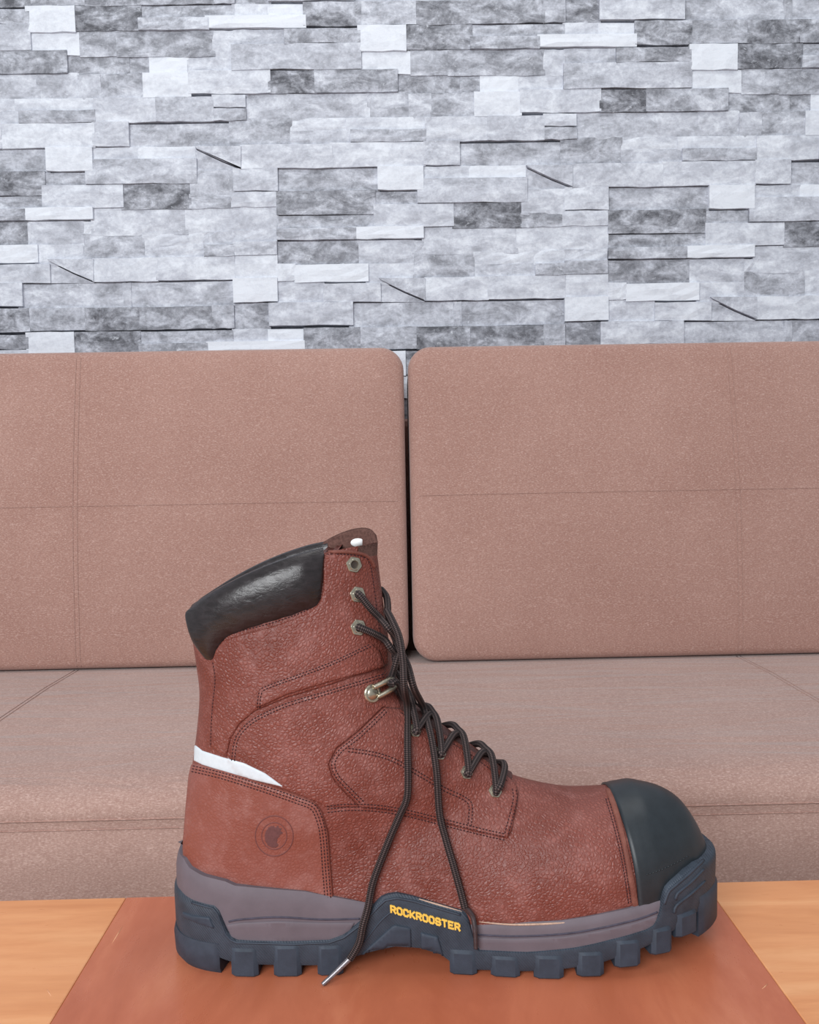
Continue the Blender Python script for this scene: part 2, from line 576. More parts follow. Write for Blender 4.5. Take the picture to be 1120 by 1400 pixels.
BASE_D = 0.010
beyond = {}
stone_i = 0
for ki in range(-5, 6):
    for kj in range(-3, 4):
        dx, dy = ki * V1[0] + kj * V3[0], ki * V1[1] + kj * V3[1]
        for (x0, x1, y0, y1, tone, rel) in TILE:
            X0, X1, Y0, Y1 = x0 + dx - 0.6, x1 + dx + 0.6, y0 + dy - 0.3, y1 + dy + (2.2 if rel < 6 else 0.3)
            seen = X1 > -2 and X0 < 1122 and Y1 > -2 and Y0 < 487
            near = X1 > -1240 and X0 < 2300 and Y1 > -820 and Y0 < 1190
            if not near:
                continue
            rnd = random.Random(int(x0 * 7 + y0 * 131))
            cx, cz, wd, ht = wall_rect(X0, X1, Y0, Y1)
            gap = 0.0006 + (0.0018 if rel >= 6 else 0.0)
            vs, fs = stone_mesh(wd - 0.0010, ht - gap, BASE_D + rel * 0.0008, rnd)
            loc = (cx, WALL_Y, cz + gap * 0.4)
            if seen:
                o = obj('stone', vs, fs, M['stone'], wall, smooth=False, world=False, loc=loc)
                o['tone'] = float(max(0, tone + random.uniform(-0.04, 0.04)))
                stone_i += 1
            elif abs(cx) + wd / 2 < 2.4 and ht / 2 < cz < 2.7 - ht / 2:
                key = 0 if tone < 0.1 else 1 if tone < 0.3 else 2 if tone < 0.5 else 3
                bv, bf = beyond.setdefault(key, ([], []))
                o0 = len(bv)
                bv += [(p[0] + loc[0], p[1] + loc[1], p[2] + loc[2]) for p in vs]
                bf += [tuple(q + o0 for q in f) for f in fs]
        for (x0, x1, y0, y1, tone, c0, c1) in CRACKED:
            if not (x1 + dx > -2 and x0 + dx < 1122 and y1 + dy > -2 and y0 + dy < 487):
                continue
            up = [(x0, y0), (x1, y0), (x1, y1 - 1), (c1[0], c1[1] - 0.9), ((c0[0] + c1[0]) / 2 + 3, (c0[1] + c1[1]) / 2 + 1.4), (c0[0], c0[1] - 0.9)]
            lo = [(x0, y0 + 2), (c0[0], c0[1] + 0.5), ((c0[0] + c1[0]) / 2 + 3, (c0[1] + c1[1]) / 2 + 3.2), (c1[0], c1[1] + 0.8), (x1, y1), (x0, y1)]
            for poly, dep in ((up, 0.0175), (lo, 0.0105)):
                q = [at_y(a_ + dx, b_ + dy, WALL_Y - 0.012) for a_, b_ in poly]
                c = sum(q, Vector()) / len(q)
                n = len(q)
                vs = [(p.x - c.x, -dep, p.z - c.z) for p in q] + [(p.x - c.x, 0, p.z - c.z) for p in q]
                fs = [tuple(range(n))] + [(i, (i + 1) % n, n + (i + 1) % n, n + i) for i in range(n)]
                o = tidy(obj('stone', vs, fs, M['stone'], wall, smooth=False, world=False, loc=(c.x, WALL_Y, c.z)))
                o['tone'] = float(tone)
allv, allf, mi = [], [], []
for key in sorted(beyond):
    bv, bf = beyond[key]
    o0 = len(allv)
    allv += bv
    allf += [tuple(q + o0 for q in f) for f in bf]
    mi += [key] * len(bf)
st = obj('stone_courses', allv, allf, None, wall, smooth=False)
for key, tone in enumerate((W_, L_, M_, D_)):
    st.data.materials.append(mat_stone('split_face_stone_tone', tone))
st.data.polygons.foreach_set('material_index', mi)
st['kind'] = 'stuff'

# ------------------------------------------------------------------ sofa
SEAT_Z = TABLE_Z + CAM_H - 0.3375
CX = 0.022                       # where the two back cushions meet
HALF = 1.04
SEAT_Y0, SEAT_Y1 = 0.89, 1.395
sofa = empty('sofa', (CX, 1.2, 0.0), 'rose-brown fabric sofa with two wide back cushions against the stone wall', 'sofa')


def rounded_slab(wd, ht, th, rc, re, dome, nseg=8, ncell=(22, 12)):
    """upholstered slab in XZ, front towards -Y: rounded outline, rolled edge and domed face (local, origin at bottom centre)"""
    out = []
    for (cx, cz, a0) in ((wd / 2 - rc, rc, -90), (wd / 2 - rc, ht - rc, 0), (-wd / 2 + rc, ht - rc, 90), (-wd / 2 + rc, rc, 180)):
        for k in range(nseg + 1):
            t = R(a0 + 90 * k / nseg)
            out.append((cx + rc * math.cos(t), cz + rc * math.sin(t)))
    loop = resample(out, 0.03, True)
    V, Fc = [], []
    rings = []

    def inset(d):
        q = []
        n = len(loop)
        for i in range(n):
            ax, az = loop[i - 1]
            bx, bz = loop[(i + 1) % n]
            tx, tz = bx - ax, bz - az
            L = math.hypot(tx, tz) or 1
            q.append((loop[i][0] - tz / L * d, loop[i][1] + tx / L * d))
        return q
    prof = [(0.0, th)] + [(0.0, re + 0.012)] + [(re * (1 - math.cos(t)), re * (1 - math.sin(t))) for t in [R(k * 15) for k in range(0, 6)]]
    prof += [(re * 1.6, -0.0015), (re * 2.3, -0.003)]
    for d, y in prof:
        b0 = len(V)
        V += [(x, y, z) for x, z in inset(d)]
        rings.append(b0)
    n = len(loop)
    for r0, r1 in zip(rings, rings[1:]):
        for i in range(n):
            Fc.append((r0 + i, r0 + (i + 1) % n, r1 + (i + 1) % n, r1 + i))
    # face inside the last ring
    inner = inset(prof[-1][0])
    pts = [Vector(p) for p in inner]
    step = 0.035
    x0, x1 = min(p.x for p in pts), max(p.x for p in pts)
    z0, z1 = min(p.y for p in pts), max(p.y for p in pts)
    extra = []
    for i in range(1, int((x1 - x0) / step)):
        for j in range(1, int((z1 - z0) / step)):
            x, z = x0 + i * step, z0 + j * step
            if min(math.hypot(x - p.x, z - p.y) for p in pts) > 0.02 and x - x0 > 0.012 and x1 - x > 0.012 and z - z0 > 0.012 and z1 - z > 0.012:
                extra.append(Vector((x, z)))
    ed = [(i, (i + 1) % n) for i in range(n)]
    rv, _, rf, ov, _, _ = delaunay_2d_cdt(pts + extra, ed, [], 1, 1e-6)
    mapv = {}
    for i, p in enumerate(rv):
        src = [s for s in ov[i] if s < n]
        if src:
            mapv[i] = rings[-1] + src[0]
        else:
            e = min(p.x - x0, x1 - p.x, p.y - z0, z1 - p.y)
            k = min(1, e / 0.22)
            mapv[i] = len(V)
            V.append((p.x, -0.003 - dome * math.sin(k * math.pi / 2), p.y))
    for f in rf:
        Fc.append(tuple(mapv[i] for i in f))
    # back
    Fc.append(tuple(rings[0] + i for i in range(n))[::-1])
    return V, Fc


def slab_surface(wd, ht, dome, re):
    def fn(x, z):
        i = re * 2.3
        e = min(x + wd / 2 - i, wd / 2 - i - x, z - i, ht - i - z)
        k = max(0, min(1, e / 0.22))
        return -0.003 - dome * math.sin(k * math.pi / 2)
    return fn


def tube(path, r, n=6, uv=False, cap=True):
    """swept tube through 3D points -> verts, faces, (uvs per vertex ring)"""
    V, Fc, L = [], [], [0.0]
    P = [Vector(p) for p in path]
    T = [(P[min(i + 1, len(P) - 1)] - P[max(i - 1, 0)]).normalized() for i in range(len(P))]
    up = Vector((0, -1, 0.2)).normalized()
    nrm = (up - T[0] * up.dot(T[0])).normalized()
    for i, p in enumerate(P):
        nrm = (nrm - T[i] * nrm.dot(T[i]))
        nrm = nrm.normalized() if nrm.length > 1e-6 else T[i].orthogonal().normalized()
        bi = T[i].cross(nrm)
        rr = r(i / (len(P) - 1)) if callable(r) else r
        for k in range(n):
            t = 2 * math.pi * k / n
            V.append(p + nrm * (rr * math.cos(t)) + bi * (rr * math.sin(t)))
        if i:
            L.append(L[-1] + (P[i] - P[i - 1]).length)
    for i in range(len(P) - 1):
        for k in range(n):
            Fc.append((i * n + k, i * n + (k + 1) % n, (i + 1) * n + (k + 1) % n, (i + 1) * n + k))
    if cap:
        Fc.append(tuple(range(n))[::-1])
        Fc.append(tuple((len(P) - 1) * n + k for k in range(n)))
    return V, Fc, L


BH = 0.513
LEAN = R(7.0)
BW = HALF - 0.004
for sgn in (-1, 1):
    bc = empty('tmp', (0, 0, 0))
    bpy.data.objects.remove(bc)
    vs, fs = rounded_slab(BW, BH, 0.13, 0.038, 0.015, 0.012)
    rot = Matrix.Rotation(-LEAN, 3, 'X')
    loc = Vector((sgn * (BW / 2 + 0.0035), SEAT_Y1 - 0.012 - 1.2, SEAT_Z + 0.004))
    o = obj('back_cushion', [rot @ Vector(p) for p in vs], fs, M['fabric'], sofa, world=False, loc=loc)
    tidy(o, 1e-5)
    cb = BVHTree.FromPolygons([Vector(p) for p in vs], fs)

    def fn(x, z):
        return cb.ray_cast(Vector((x, -1, z)), Vector((0, 1, 0)))[0].y
    hz = 0.262 if sgn < 0 else 0.27
    lines = [('vertical_seam', [(sgn * 0.008 + dx_, z) for z in [0.004 + k * (BH - 0.008) / 60 for k in range(61)]]) for dx_ in (-0.0035, 0.0035)]
    lines += [('horizontal_seam', [(x, hz + dz_) for x in [-BW / 2 + 0.004 + k * (BW - 0.008) / 90 for k in range(91)]]) for dz_ in (-0.003,)]
    for nm, ln in lines:
        p3 = [rot @ Vector((x, fn(x, z) - 0.0002, z)) for x, z in ln]
        tv, tf, _ = tube(p3, 0.0006, 5)
        obj(nm, tv, tf, M['fabric'], o, world=False)

# seat: one long upholstered block with a rounded front edge
def seat_profile():
    p = [(SEAT_Y1 + 0.10, SEAT_Z - 0.002), (SEAT_Y1, SEAT_Z), (SEAT_Y1 - 0.12, SEAT_Z + 0.004), (SEAT_Y0 + 0.2, SEAT_Z + 0.004), (SEAT_Y0 + 0.1, SEAT_Z + 0.0005)]
    for k in range(0, 9):
        t = R(k * 10)
        p.append((SEAT_Y0 + 0.055 - 0.055 * math.sin(t), SEAT_Z - 0.03 + 0.03 * math.cos(t) - 0.001))
    p += [(SEAT_Y0 - 0.001, SEAT_Z - 0.034), (SEAT_Y0 + 0.0015, SEAT_Z - 0.039), (SEAT_Y0 - 0.001, SEAT_Z - 0.045),
          (SEAT_Y0 - 0.003, SEAT_Z - 0.09), (SEAT_Y0 - 0.001, SEAT_Z - 0.15), (SEAT_Y0 + 0.004, SEAT_Z - 0.2), (SEAT_Y0 + 0.03, SEAT_Z - 0.215), (SEAT_Y1 + 0.1, SEAT_Z - 0.215)]
    return p


pr = seat_profile()
vs, fs = [], []
NX = 40
for i in range(NX + 1):
    x = CX - HALF + 2 * HALF * i / NX
    vs += [(x, y, z) for y, z in pr]
m = len(pr)
for i in range(NX):
    for j in range(m):
        fs.append((i * m + j, i * m + (j + 1) % m, (i + 1) * m + (j + 1) % m, (i + 1) * m + j))
fs += [tuple(range(m)), tuple(NX * m + j for j in range(m))[::-1]]
seat = sharp(tidy(obj('seat', vs, fs, M['seat_sheen_fabric'], sofa)), 60)
for sgn, sx in ((-1, -0.515), (1, 0.552)):
    for dx_ in (-0.003, 0.003):
        p3 = [Vector((sx + dx_, y, z + 0.0003)) for y, z in pr[1:14]]
        p3 = [Vector(q) for q in resample([tuple(q) for q in p3], 0.02)]
        tv, tf, _ = tube(p3, 0.0007, 4)
        obj('seat_seam', tv, tf, M['seat_sheen_fabric'], seat)
for dz_ in (0.0345, 0.0445):
    p3 = [Vector((CX - HALF + 0.01 + k * 0.05, SEAT_Y0 - 0.0012, SEAT_Z - dz_)) for k in range(41)]
    tv, tf, _ = tube(p3, 0.0010, 5)
    obj('edge_piping', tv, tf, M['fabric'], seat)
bevel(obj('base_frame', *box(CX - HALF + 0.02, CX + HALF - 0.02, SEAT_Y0 + 0.03, SEAT_Y1 + 0.1, 0.09, SEAT_Z - 0.205), M['fabric'], sofa, smooth=False), 0.01)
bevel(obj('back_frame', *box(CX - HALF + 0.01, CX + HALF - 0.01, SEAT_Y1 + 0.195, SEAT_Y1 + 0.235, 0.09, SEAT_Z + 0.40), M['fabric'], sofa, smooth=False), 0.015)
for lx in (-0.95, 0.0, 0.95):
    for ly in (SEAT_Y0 + 0.08, SEAT_Y1 + 0.05):
        v8, f8 = box(CX + lx - 0.025, CX + lx + 0.025, ly - 0.025, ly + 0.025, 0.0, 0.095)
        v8 = [((x - CX - lx) * (0.7 if z == 0 else 1) + CX + lx, (y - ly) * (0.7 if z == 0 else 1) + ly, z) for x, y, z in v8]
        bevel(obj('leg', v8, f8, M['wood_dark'], sofa, smooth=False), 0.004)

# ------------------------------------------------------------------ table
TY1 = 0.577
TY0 = 0.10
table = empty('coffee_table', (0.01, 0.3, 0.0), 'orange-brown wooden table with a darker red-brown middle band under the boot', 'table')
PX0, PX1 = -0.186, 0.206
for nm, xa, xb, mt in (('side_board', -0.46, PX0 - 0.0002, 'wood_orange'), ('middle_board', PX0, PX1, 'wood_red'), ('side_board', PX1 + 0.0002, 0.48, 'wood_orange')):
    bevel(obj(nm, *box(xa, xb, TY0, TY1, TABLE_Z - 0.028, TABLE_Z), M[mt], table, smooth=False), 0.0006 if nm == 'middle_board' else 0.0008, 2)
for nm, bb in (('apron', (-0.42, 0.44, TY0 + 0.03, TY0 + 0.05)), ('apron', (-0.42, 0.44, TY1 - 0.05, TY1 - 0.03)),
               ('apron', (-0.42, -0.40, TY0 + 0.05, TY1 - 0.05)), ('apron', (0.42, 0.44, TY0 + 0.05, TY1 - 0.05))):
    bevel(obj(nm, *box(*bb, TABLE_Z - 0.1, TABLE_Z - 0.028), M['wood_dark'], table, smooth=False), 0.002)
for lx in (-0.425, 0.405):
    for ly in (TY0 + 0.025, TY1 - 0.065):
        v8, f8 = box(lx, lx + 0.04, ly, ly + 0.04, 0.0, TABLE_Z - 0.028)
        v8 = [((x - lx - 0.02) * (0.75 if z == 0 else 1) + lx + 0.02, (y - ly - 0.02) * (0.75 if z == 0 else 1) + ly + 0.02, z) for x, y, z in v8]
        bevel(obj('leg', v8, f8, M['wood_dark'], table, smooth=False), 0.003)
mb = [o for o in COL.objects if o.name.startswith('middle_board')][0]
for (p, q) in (((168, 1266), (153, 1290)), ((64, 1352), (70, 1362)), ((1050, 1345), (1042, 1352))):
    A, B = at_z(*p, TABLE_Z), at_z(*q, TABLE_Z)
    tv, tf, _ = tube([A, (A + B) / 2, B], lambda t: 0.00005 + 0.00035 * math.sin(math.pi * t), 4)
    obj('scratch', [(v_[0], v_[1], TABLE_Z + (v_[2] - TABLE_Z) * 0.15) for v_ in tv], tf, M['scratch'], mb)

# ------------------------------------------------------------------ boot
D0 = 0.522                       # depth of the boot's middle plane
G = TABLE_Z
boot = empty('work_boot', (0.03, D0, TABLE_Z), 'reddish-brown leather lace-up work boot with black rubber toe cap standing on the table', 'boot')


def midp(px, py):
    p = at_y(px, py, D0)
    return p.x, p.z - G


def midx(px):
    return at_y(px, 1150, D0).x


# T(px), B(px or x,z), half width, foot-ness, bow
SEC = [
    ((514, 741), (265, 834), .0230, 0, 19),
    ((521, 800), (264, 868), .0265, 0, 14),
    ((528, 850), (269, 903), .0300, 0, 7),
    ((536, 898), (274, 945), .0325, 0, 0),
    ((549, 947), (271, 992), .0345, 0, 0),
    ((578, 977), (264, 1045), .0360, 0, 0),
    ((612, 1002), (257, 1100), .0370, .1, 0),
    ((641, 1022), (254, 1150), .0365, .2, 0),
    ((660, 1035), (255, 1190), .0352, .35, 0),
    ((671, 1043), (264, .028), .0345, .55, 0),
    ((683, 1051), (288, .018), .0345, .85, 0),
    ((696, 1058), (338, .016), .0352, 1, 0),
    ((715, 1065), (425, .016), .0365, 1, 0),
    ((745, 1073), (535, .016), .0390, 1, 0),
    ((780, 1080), (660, .016), .0445, 1, 0),
    ((808, 1081), (760, .017), .0462, 1, 0),
    ((833, 1079), (846, .018), .0440, 1, 0),
    ((868, 1075), (882, .020), .0398, 1, 0),
    ((900, 1080), (910, .022), .0338, 1, 0),
    ((925, 1094), (932, .024), .0264, 1, 0),
    ((944, 1119), (947, .028), .0186, 1, 0),
    ((958, 1148), (959, .033), .0112, 1, 0),
    ((966, 1169), (966, .036), .0046, 1, 0),
]
CAP_U = 16
S_ROWS = []
for (T, B, wdt, d, bow) in SEC:
    tx, tz = midp(*T)
    if B[1] < 1:
        bx, bz = midx(B[0]), B[1]
    else:
        bx, bz = midp(*B)
    S_ROWS.append((tx, tz, bx, bz, wdt, d, bow * D0 / F))
NS = len(S_ROWS)


def section(u):
    u = max(0.0, min(NS - 1.0, u))
    i = min(int(u), NS - 2)
    t = u - i
    g = lambda k: S_ROWS[max(0, min(NS - 1, k))]
    a_, b_, c_, d_ = g(i - 1), g(i), g(i + 1), g(i + 2)
    return [cr(a_[k], b_[k], c_[k], d_[k], t) for k in range(7)]


def S(u, th, far=False, off=0.0):
    """point of the upper: u along the boot, th 0 (front/top) .. pi (back/bottom)"""
    tx, tz, bx, bz, wd, d, bow = section(u)
    s = (1 - math.cos(th)) / 2
    e = max(0.0, 4 * s * (1 - s)) ** 0.46
    if s < 0.7:
        q = max(0.0, 1 - (1 - s / 0.7) ** 2.3) ** 0.52
    else:
        q = 1 - 0.06 * ((s - 0.7) / 0.3) ** 2
    d = max(0, min(1, d))
    wv_ = max(0.0, wd) * ((1 - d) * e + d * q)
    dx, dz = bx - tx, bz - tz
    L = math.hypot(dx, dz) or 1
    k = bow * 4 * s * (1 - s)
    # bow pushes towards the top end of the boot
    nx, nz = dz / L, -dx / L
    if nz < 0:
        nx, nz = -nx, -nz
    return Vector((tx + dx * s + nx * k, D0 + (wv_ if far else -wv_), tz + dz * s + nz * k + G))


def S_n(u, th, far=False):
    e = 0.02
    du = S(u + e, th, far) - S(u - e, th, far)
    dv = S(u, min(math.pi, th + e), far) - S(u, max(0, th - e), far)
    n = du.cross(dv)
    if n.length < 1e-12:
        return Vector((0, 1 if far else -1, 0))
    n.normalize()
    c = section(u)
    ctr = Vector(((c[0] + c[2]) / 2, D0, (c[1] + c[3]) / 2 + G))
    if n.dot(S(u, th, far) - ctr) < 0:
        n = -n
    return n


def loft(u0, u1, nu, nt, off=0.0, close_end=True):
    V, Fc = [], []
    ring = 2 * (nt + 1)
    for i in range(nu + 1):
        u = u0 + (u1 - u0) * i / nu
        for far in (False, True):
            for j in range(nt + 1):
                th = math.pi * (j / nt if not far else 1 - j / nt)
                p = S(u, th, far)
                if off:
                    p = p + S_n(u, th, far) * off
                V.append(p)
    for i in range(nu):
        for j in range(ring):
            Fc.append((i * ring + j, i * ring + (j + 1) % ring, (i + 1) * ring + (j + 1) % ring, (i + 1) * ring + j))
    if close_end:
        Fc.append(tuple(nu * ring + j for j in range(ring)))
    return V, Fc


uv_, uf_ = loft(0, NS - 1, 176, 56)
upper = tidy(obj('upper', uv_, uf_, M['leather'], boot), 0.00005)


def bvh_of(objs):
    V, P = [], []
    for o in objs:
        off = Vector((0, 0, 0))
        p = o
        while p is not None:
            off += p.location
            p = p.parent
        b0 = len(V)
        V += [v_.co + off for v_ in o.data.vertices]
        P += [tuple(b0 + i for i in pl.vertices) for pl in o.data.polygons]
    return BVHTree.FromPolygons(V, P)


def hit(bvh, px, py, depth=None):
    d = ray(px, py)
    loc, n, _, _ = bvh.ray_cast(CAM, d)
    if loc is None:
        q = at_y(px, py, depth or D0)
        loc, n, _, _ = bvh.find_nearest(q)
    if n.dot(d) > 0 and n.y > 0.2:
        n = -n
    return loc, n


B_UP = bvh_of([upper])


def inside(poly, x, y):
    c = False
    j = len(poly) - 1
    for i in range(len(poly)):
        xi, yi = poly[i]
        xj, yj = poly[j]
        if (yi > y) != (yj > y) and x < (xj - xi) * (y - yi) / (yj - yi) + xi:
            c = not c
        j = i
    return c


def seg_dist(px, py, a, b):
    dx, dy = b[0] - a[0], b[1] - a[1]
    L = dx * dx + dy * dy
    t = max(0, min(1, ((px - a[0]) * dx + (py - a[1]) * dy) / L)) if L else 0
    return math.hypot(px - a[0] - dx * t, py - a[1] - dy * t)


def overlay(name, poly, bvh, thick, mat, parent, edge=3.0, grid=5.0, smooth_poly=True, sink=0.0004, prof=None, far=False):
    """thin shaped piece laid on a surface: outline given where it shows, wrapped on to the surface and thickened"""
    out = spline(poly, 3.0, True) if smooth_poly else resample(poly, 3.0, True)
    x0, x1 = min(p[0] for p in out), max(p[0] for p in out)
    y0, y1 = min(p[1] for p in out), max(p[1] for p in out)
    pts = [Vector(p) for p in out]
    n = len(pts)
    extra = []
    # one ring just inside the outline carries the rounded edge
    area2 = sum(out[i][0] * out[(i + 1) % n][1] - out[(i + 1) % n][0] * out[i][1] for i in range(n))
    sg = 1 if area2 > 0 else -1
    for i in range(n):
        ax, ay = out[i - 1]
        bx, by = out[(i + 1) % n]
        tx, ty = bx - ax, by - ay
        L = math.hypot(tx, ty) or 1
        for e in (edge * 0.35, edge):
            q = (out[i][0] - ty / L * e * sg, out[i][1] + tx / L * e * sg)
            if inside(out, *q) and min(seg_dist(q[0], q[1], out[k], out[(k + 1) % n]) for k in range(n)) > e * 0.8:
                extra.append(q)
    ix = int((x1 - x0) / grid)
    iy = int((y1 - y0) / grid)
    for i in range(ix + 1):
        for j in range(iy + 1):
            q = (x0 + (i + 0.5) * grid, y0 + (j + 0.5) * grid)
            if inside(out, *q) and min(seg_dist(q[0], q[1], out[k], out[(k + 1) % n]) for k in range(n)) > edge * 1.5:
                extra.append(q)
    ed = [(i, (i + 1) % n) for i in range(n)]
    rv, _, rf, ov, _, _ = delaunay_2d_cdt(pts + [Vector(q) for q in extra], ed, [], 1, 1e-4)
    V = []
    for p in rv:
        loc, nn = hit(bvh, p.x, p.y)
        d = min(seg_dist(p.x, p.y, out[k], out[(k + 1) % n]) for k in range(n))
        if prof:
            h = prof(d)
        else:
            k = min(1.0, d / edge)
            h = -sink + (thick + sink) * math.sqrt(max(0, 1 - (1 - k) ** 2))
        V.append(loc + nn * h)
    F_ = [tuple(f) for f in rf]
    o = obj(name, V, F_, mat, parent)
    # outward towards the viewer's side
    me = o.data
    if len(me.polygons) and sum((pl.normal.y for pl in me.polygons)) > 0:
        me.flip_normals()
    if far:
        o2 = obj(name, [Vector((p.x, 2 * D0 - p.y, p.z)) for p in V], [tuple(reversed(f)) for f in F_], mat, parent)
        if sum((pl.normal.y for pl in o2.data.polygons)) < 0:
            o2.data.flip_normals()
    return o


# --- leather panels
heel_edge = [(264, 1043), (306, 1053), (363, 1071), (409, 1087), (431, 1096), (441, 1109), (449, 1137), (453, 1186), (457, 1236)]
collar_line = [(291, 903), (296, 888), (305, 876), (331, 867), (377, 855), (422, 838), (437, 824), (442, 806), (441, 751)]
f_line = [(313, 1040), (318, 1010), (331, 991), (352, 976), (392, 958), (452, 940), (524, 918)]
e_line = [(349, 968), (352, 946), (361, 937), (410, 919), (452, 903), (506, 878)]
quarter_left = [(524, 967), (490, 1000), (460, 1024), (450, 1044), (456, 1064), (475, 1085), (493, 1103)]
quarter_low = [(493, 1103), (540, 1109), (600, 1125), (660, 1140), (694, 1147)]

P_ = {}
P_['shaft_panel'] = overlay('shaft_panel', collar_line + [(470, 752), (500, 757), (512, 768), (518, 800), (523, 840), (529, 880), (531, 908)] +
                            [(452, 936), (392, 954), (349, 972), (328, 990), (316, 1010), (310, 1036), (288, 1020), (290, 973), (293, 931)],
                            B_UP, 0.0014, M['leather'], boot, edge=2.4, smooth_poly=False, far=True)
B1 = bvh_of([upper, P_['shaft_panel']])
P_['saddle_panel'] = overlay('saddle_panel', f_line + [(533, 935), (545, 955), (549, 970), (524, 967)] + quarter_left[1:] + [(446, 1104), (436, 1098), (409, 1087), (363, 1071), (330, 1061)],
                             B1, 0.0012, M['leather'], boot, smooth_poly=False)
P_['heel_counter'] = overlay('heel_counter', heel_edge + [(400, 1240), (340, 1236), (290, 1226), (256, 1205), (252, 1180), (252, 1150), (256, 1100), (260, 1060)],
                             B_UP, 0.0019, M['leather_smooth'], boot, edge=2.4, smooth_poly=False, far=True)
P_['quarter_panel'] = overlay('quarter_panel', quarter_left + quarter_low[1:] + [(700, 1136), (707, 1100), (709, 1084), (704, 1071), (690, 1060), (665, 1042), (640, 1025), (600, 1002), (570, 985), (546, 970)],
                              B_UP, 0.0019, M['leather'], boot, edge=2.4, smooth_poly=False, far=True)
P_['strap_panel'] = overlay('strap_panel', e_line + [(519, 890), (526, 912), (452, 932), (392, 950), (362, 964)],
                            B1, 0.0013, M['leather'], boot, edge=2.4, smooth_poly=False)
P_['reflective_strip'] = overlay('reflective_strip', [(266, 1017), (277, 1026), (305, 1035), (334, 1043), (363, 1057), (390, 1077), (349, 1067), (306, 1055), (277, 1046), (265, 1040)],
                                 bvh_of([upper, P_['shaft_panel'], P_['saddle_panel']]), 0.0006, M['reflective'], boot, edge=2.0, grid=4.0, smooth_poly=False)
P_['reflective_strip']['label'] = 'white reflective strip above the heel'

# --- rubber toe cap
cv, cf = [], []
NT_, NU_ = 48, 40
u0 = CAP_U
ring = 2 * (NT_ + 1)
for i in range(NU_ + 2):
    k = max(0, i - 1) / NU_
    for far in (False, True):
        for j in range(NT_ + 1):
            th = math.pi * (j / NT_ if not far else 1 - j / NT_)
            s = (1 - math.cos(th)) / 2
            ub = u0 + 0.25 * s * (1 - s) * 4 * 0.3
            u = ub + (NS - 1 - ub) * k
            o_ = 0.0003 if i == 0 else 0.0019
            if 0 < i <= 2:
                o_ = 0.0015
            o_ += 0.0007 * math.exp(-((k - 0.15) / 0.05) ** 2) if i else 0.0
            cv.append(S(u, th, far) + S_n(min(u, NS - 1.05), th, far) * o_)
for i in range(NU_ + 1):
    for j in range(ring):
        cf.append((i * ring + j, i * ring + (j + 1) % ring, (i + 1) * ring + (j + 1) % ring, (i + 1) * ring + j))
cf.append(tuple((NU_ + 1) * ring + j for j in range(ring)))
P_['toe_cap'] = tidy(obj('toe_cap', cv, cf, M['toe_rubber'], boot), 0.00005)
P_['toe_cap']['label'] = 'black rubber toe cap'
P_['toe_seam'] = overlay('toe_seam_edge', [(828, 1080), (836, 1079), (850, 1120), (862, 1175), (870, 1215), (874, 1248), (867, 1249), (860, 1210), (851, 1160), (840, 1115)],
                         B_UP, 0.0012, M['leather_edge'], boot, edge=2.0, grid=4.0)

# --- tongue between the eyelet flaps and the lining
tv, tf = [], []
nu = 60
for i in range(nu + 1):
    u = 0.0 + 11.2 * i / nu
    for far, js in ((False, range(14, -1, -1)), (True, range(1, 15))):
        for j in js:
            th = 0.62 * j / 14
            edge_ = 1 - (j / 14) ** 4
            tv.append(S(u, th, far) + S_n(u, max(th, 0.02), far) * (0.0016 * edge_ * max(0.0, min(1.0, (u - 3.0) / 1.5)) - 0.0003 - 0.0008 * max(0.0, 1 - u / 3.0)))
nr = 29
for i in range(nu):
    for j in range(nr - 1):
        tf.append((i * nr + j, i * nr + j + 1, (i + 1) * nr + j + 1, (i + 1) * nr + j))
P_['tongue'] = tidy(obj('tongue', tv, tf, M['tongue'], boot))
# tongue top and far flap stand a little above the near flap
tv, tf = [], []
nr = 34
for i in range(nr + 1):
    k = i / nr
    th = -0.6 + 1.8 * k
    p = S(0, abs(th), th > 0)
    n = S_n(0.05, max(0.02, abs(th)), th > 0)
    h = 0.0085 * math.sin(math.pi * max(0.0, min(1.0, (th + 0.08) / 1.3))) ** 0.7 - (0.002 if th < 0.1 else 0.0)
    for (oo, zz) in ((0.0, -0.02), (0.0012, 0.0), (0.0010, h * 0.7), (-0.0004, h), (-0.0022, h * 0.8), (-0.0026, -0.02)):
        tv.append(p + n * oo + Vector((0, 0, zz)))
for i in range(nr):
    for j in range(5):
        tf.append((i * 6 + j, i * 6 + j + 1, (i + 1) * 6 + j + 1, (i + 1) * 6 + j))
P_['tongue_top'] = tidy(obj('tongue_top', tv, tf, M['lining'], boot))
lv, lf = loft(0.02, 4.5, 30, 40, off=-0.0022, close_end=True)
P_['lining'] = tidy(obj('lining', lv, lf, M['lining'], boot), 0.00005)

# --- padded collar
CURVE = [(262, 840), (264, 846), (267, 862), (273, 888), (281, 900), (290, 903), (294, 893), (300, 881), (310, 870), (340, 858), (400, 840), (432, 828), (440, 815), (442, 780), (443, 745)]
th_f = None
for k in range(400):
    th = math.pi * k / 400
    if to_px(S(0.3, th))[0] <= 444:
        th_f = th
        break
NK, NV = 14, 46
cvs = []


def u_low(th):
    u = 0.0
    while u < 4.0:
        x, y = to_px(S(u, th))
        if y >= interp(CURVE, x):
            break
        u += 0.02
    return max(0.12, u)


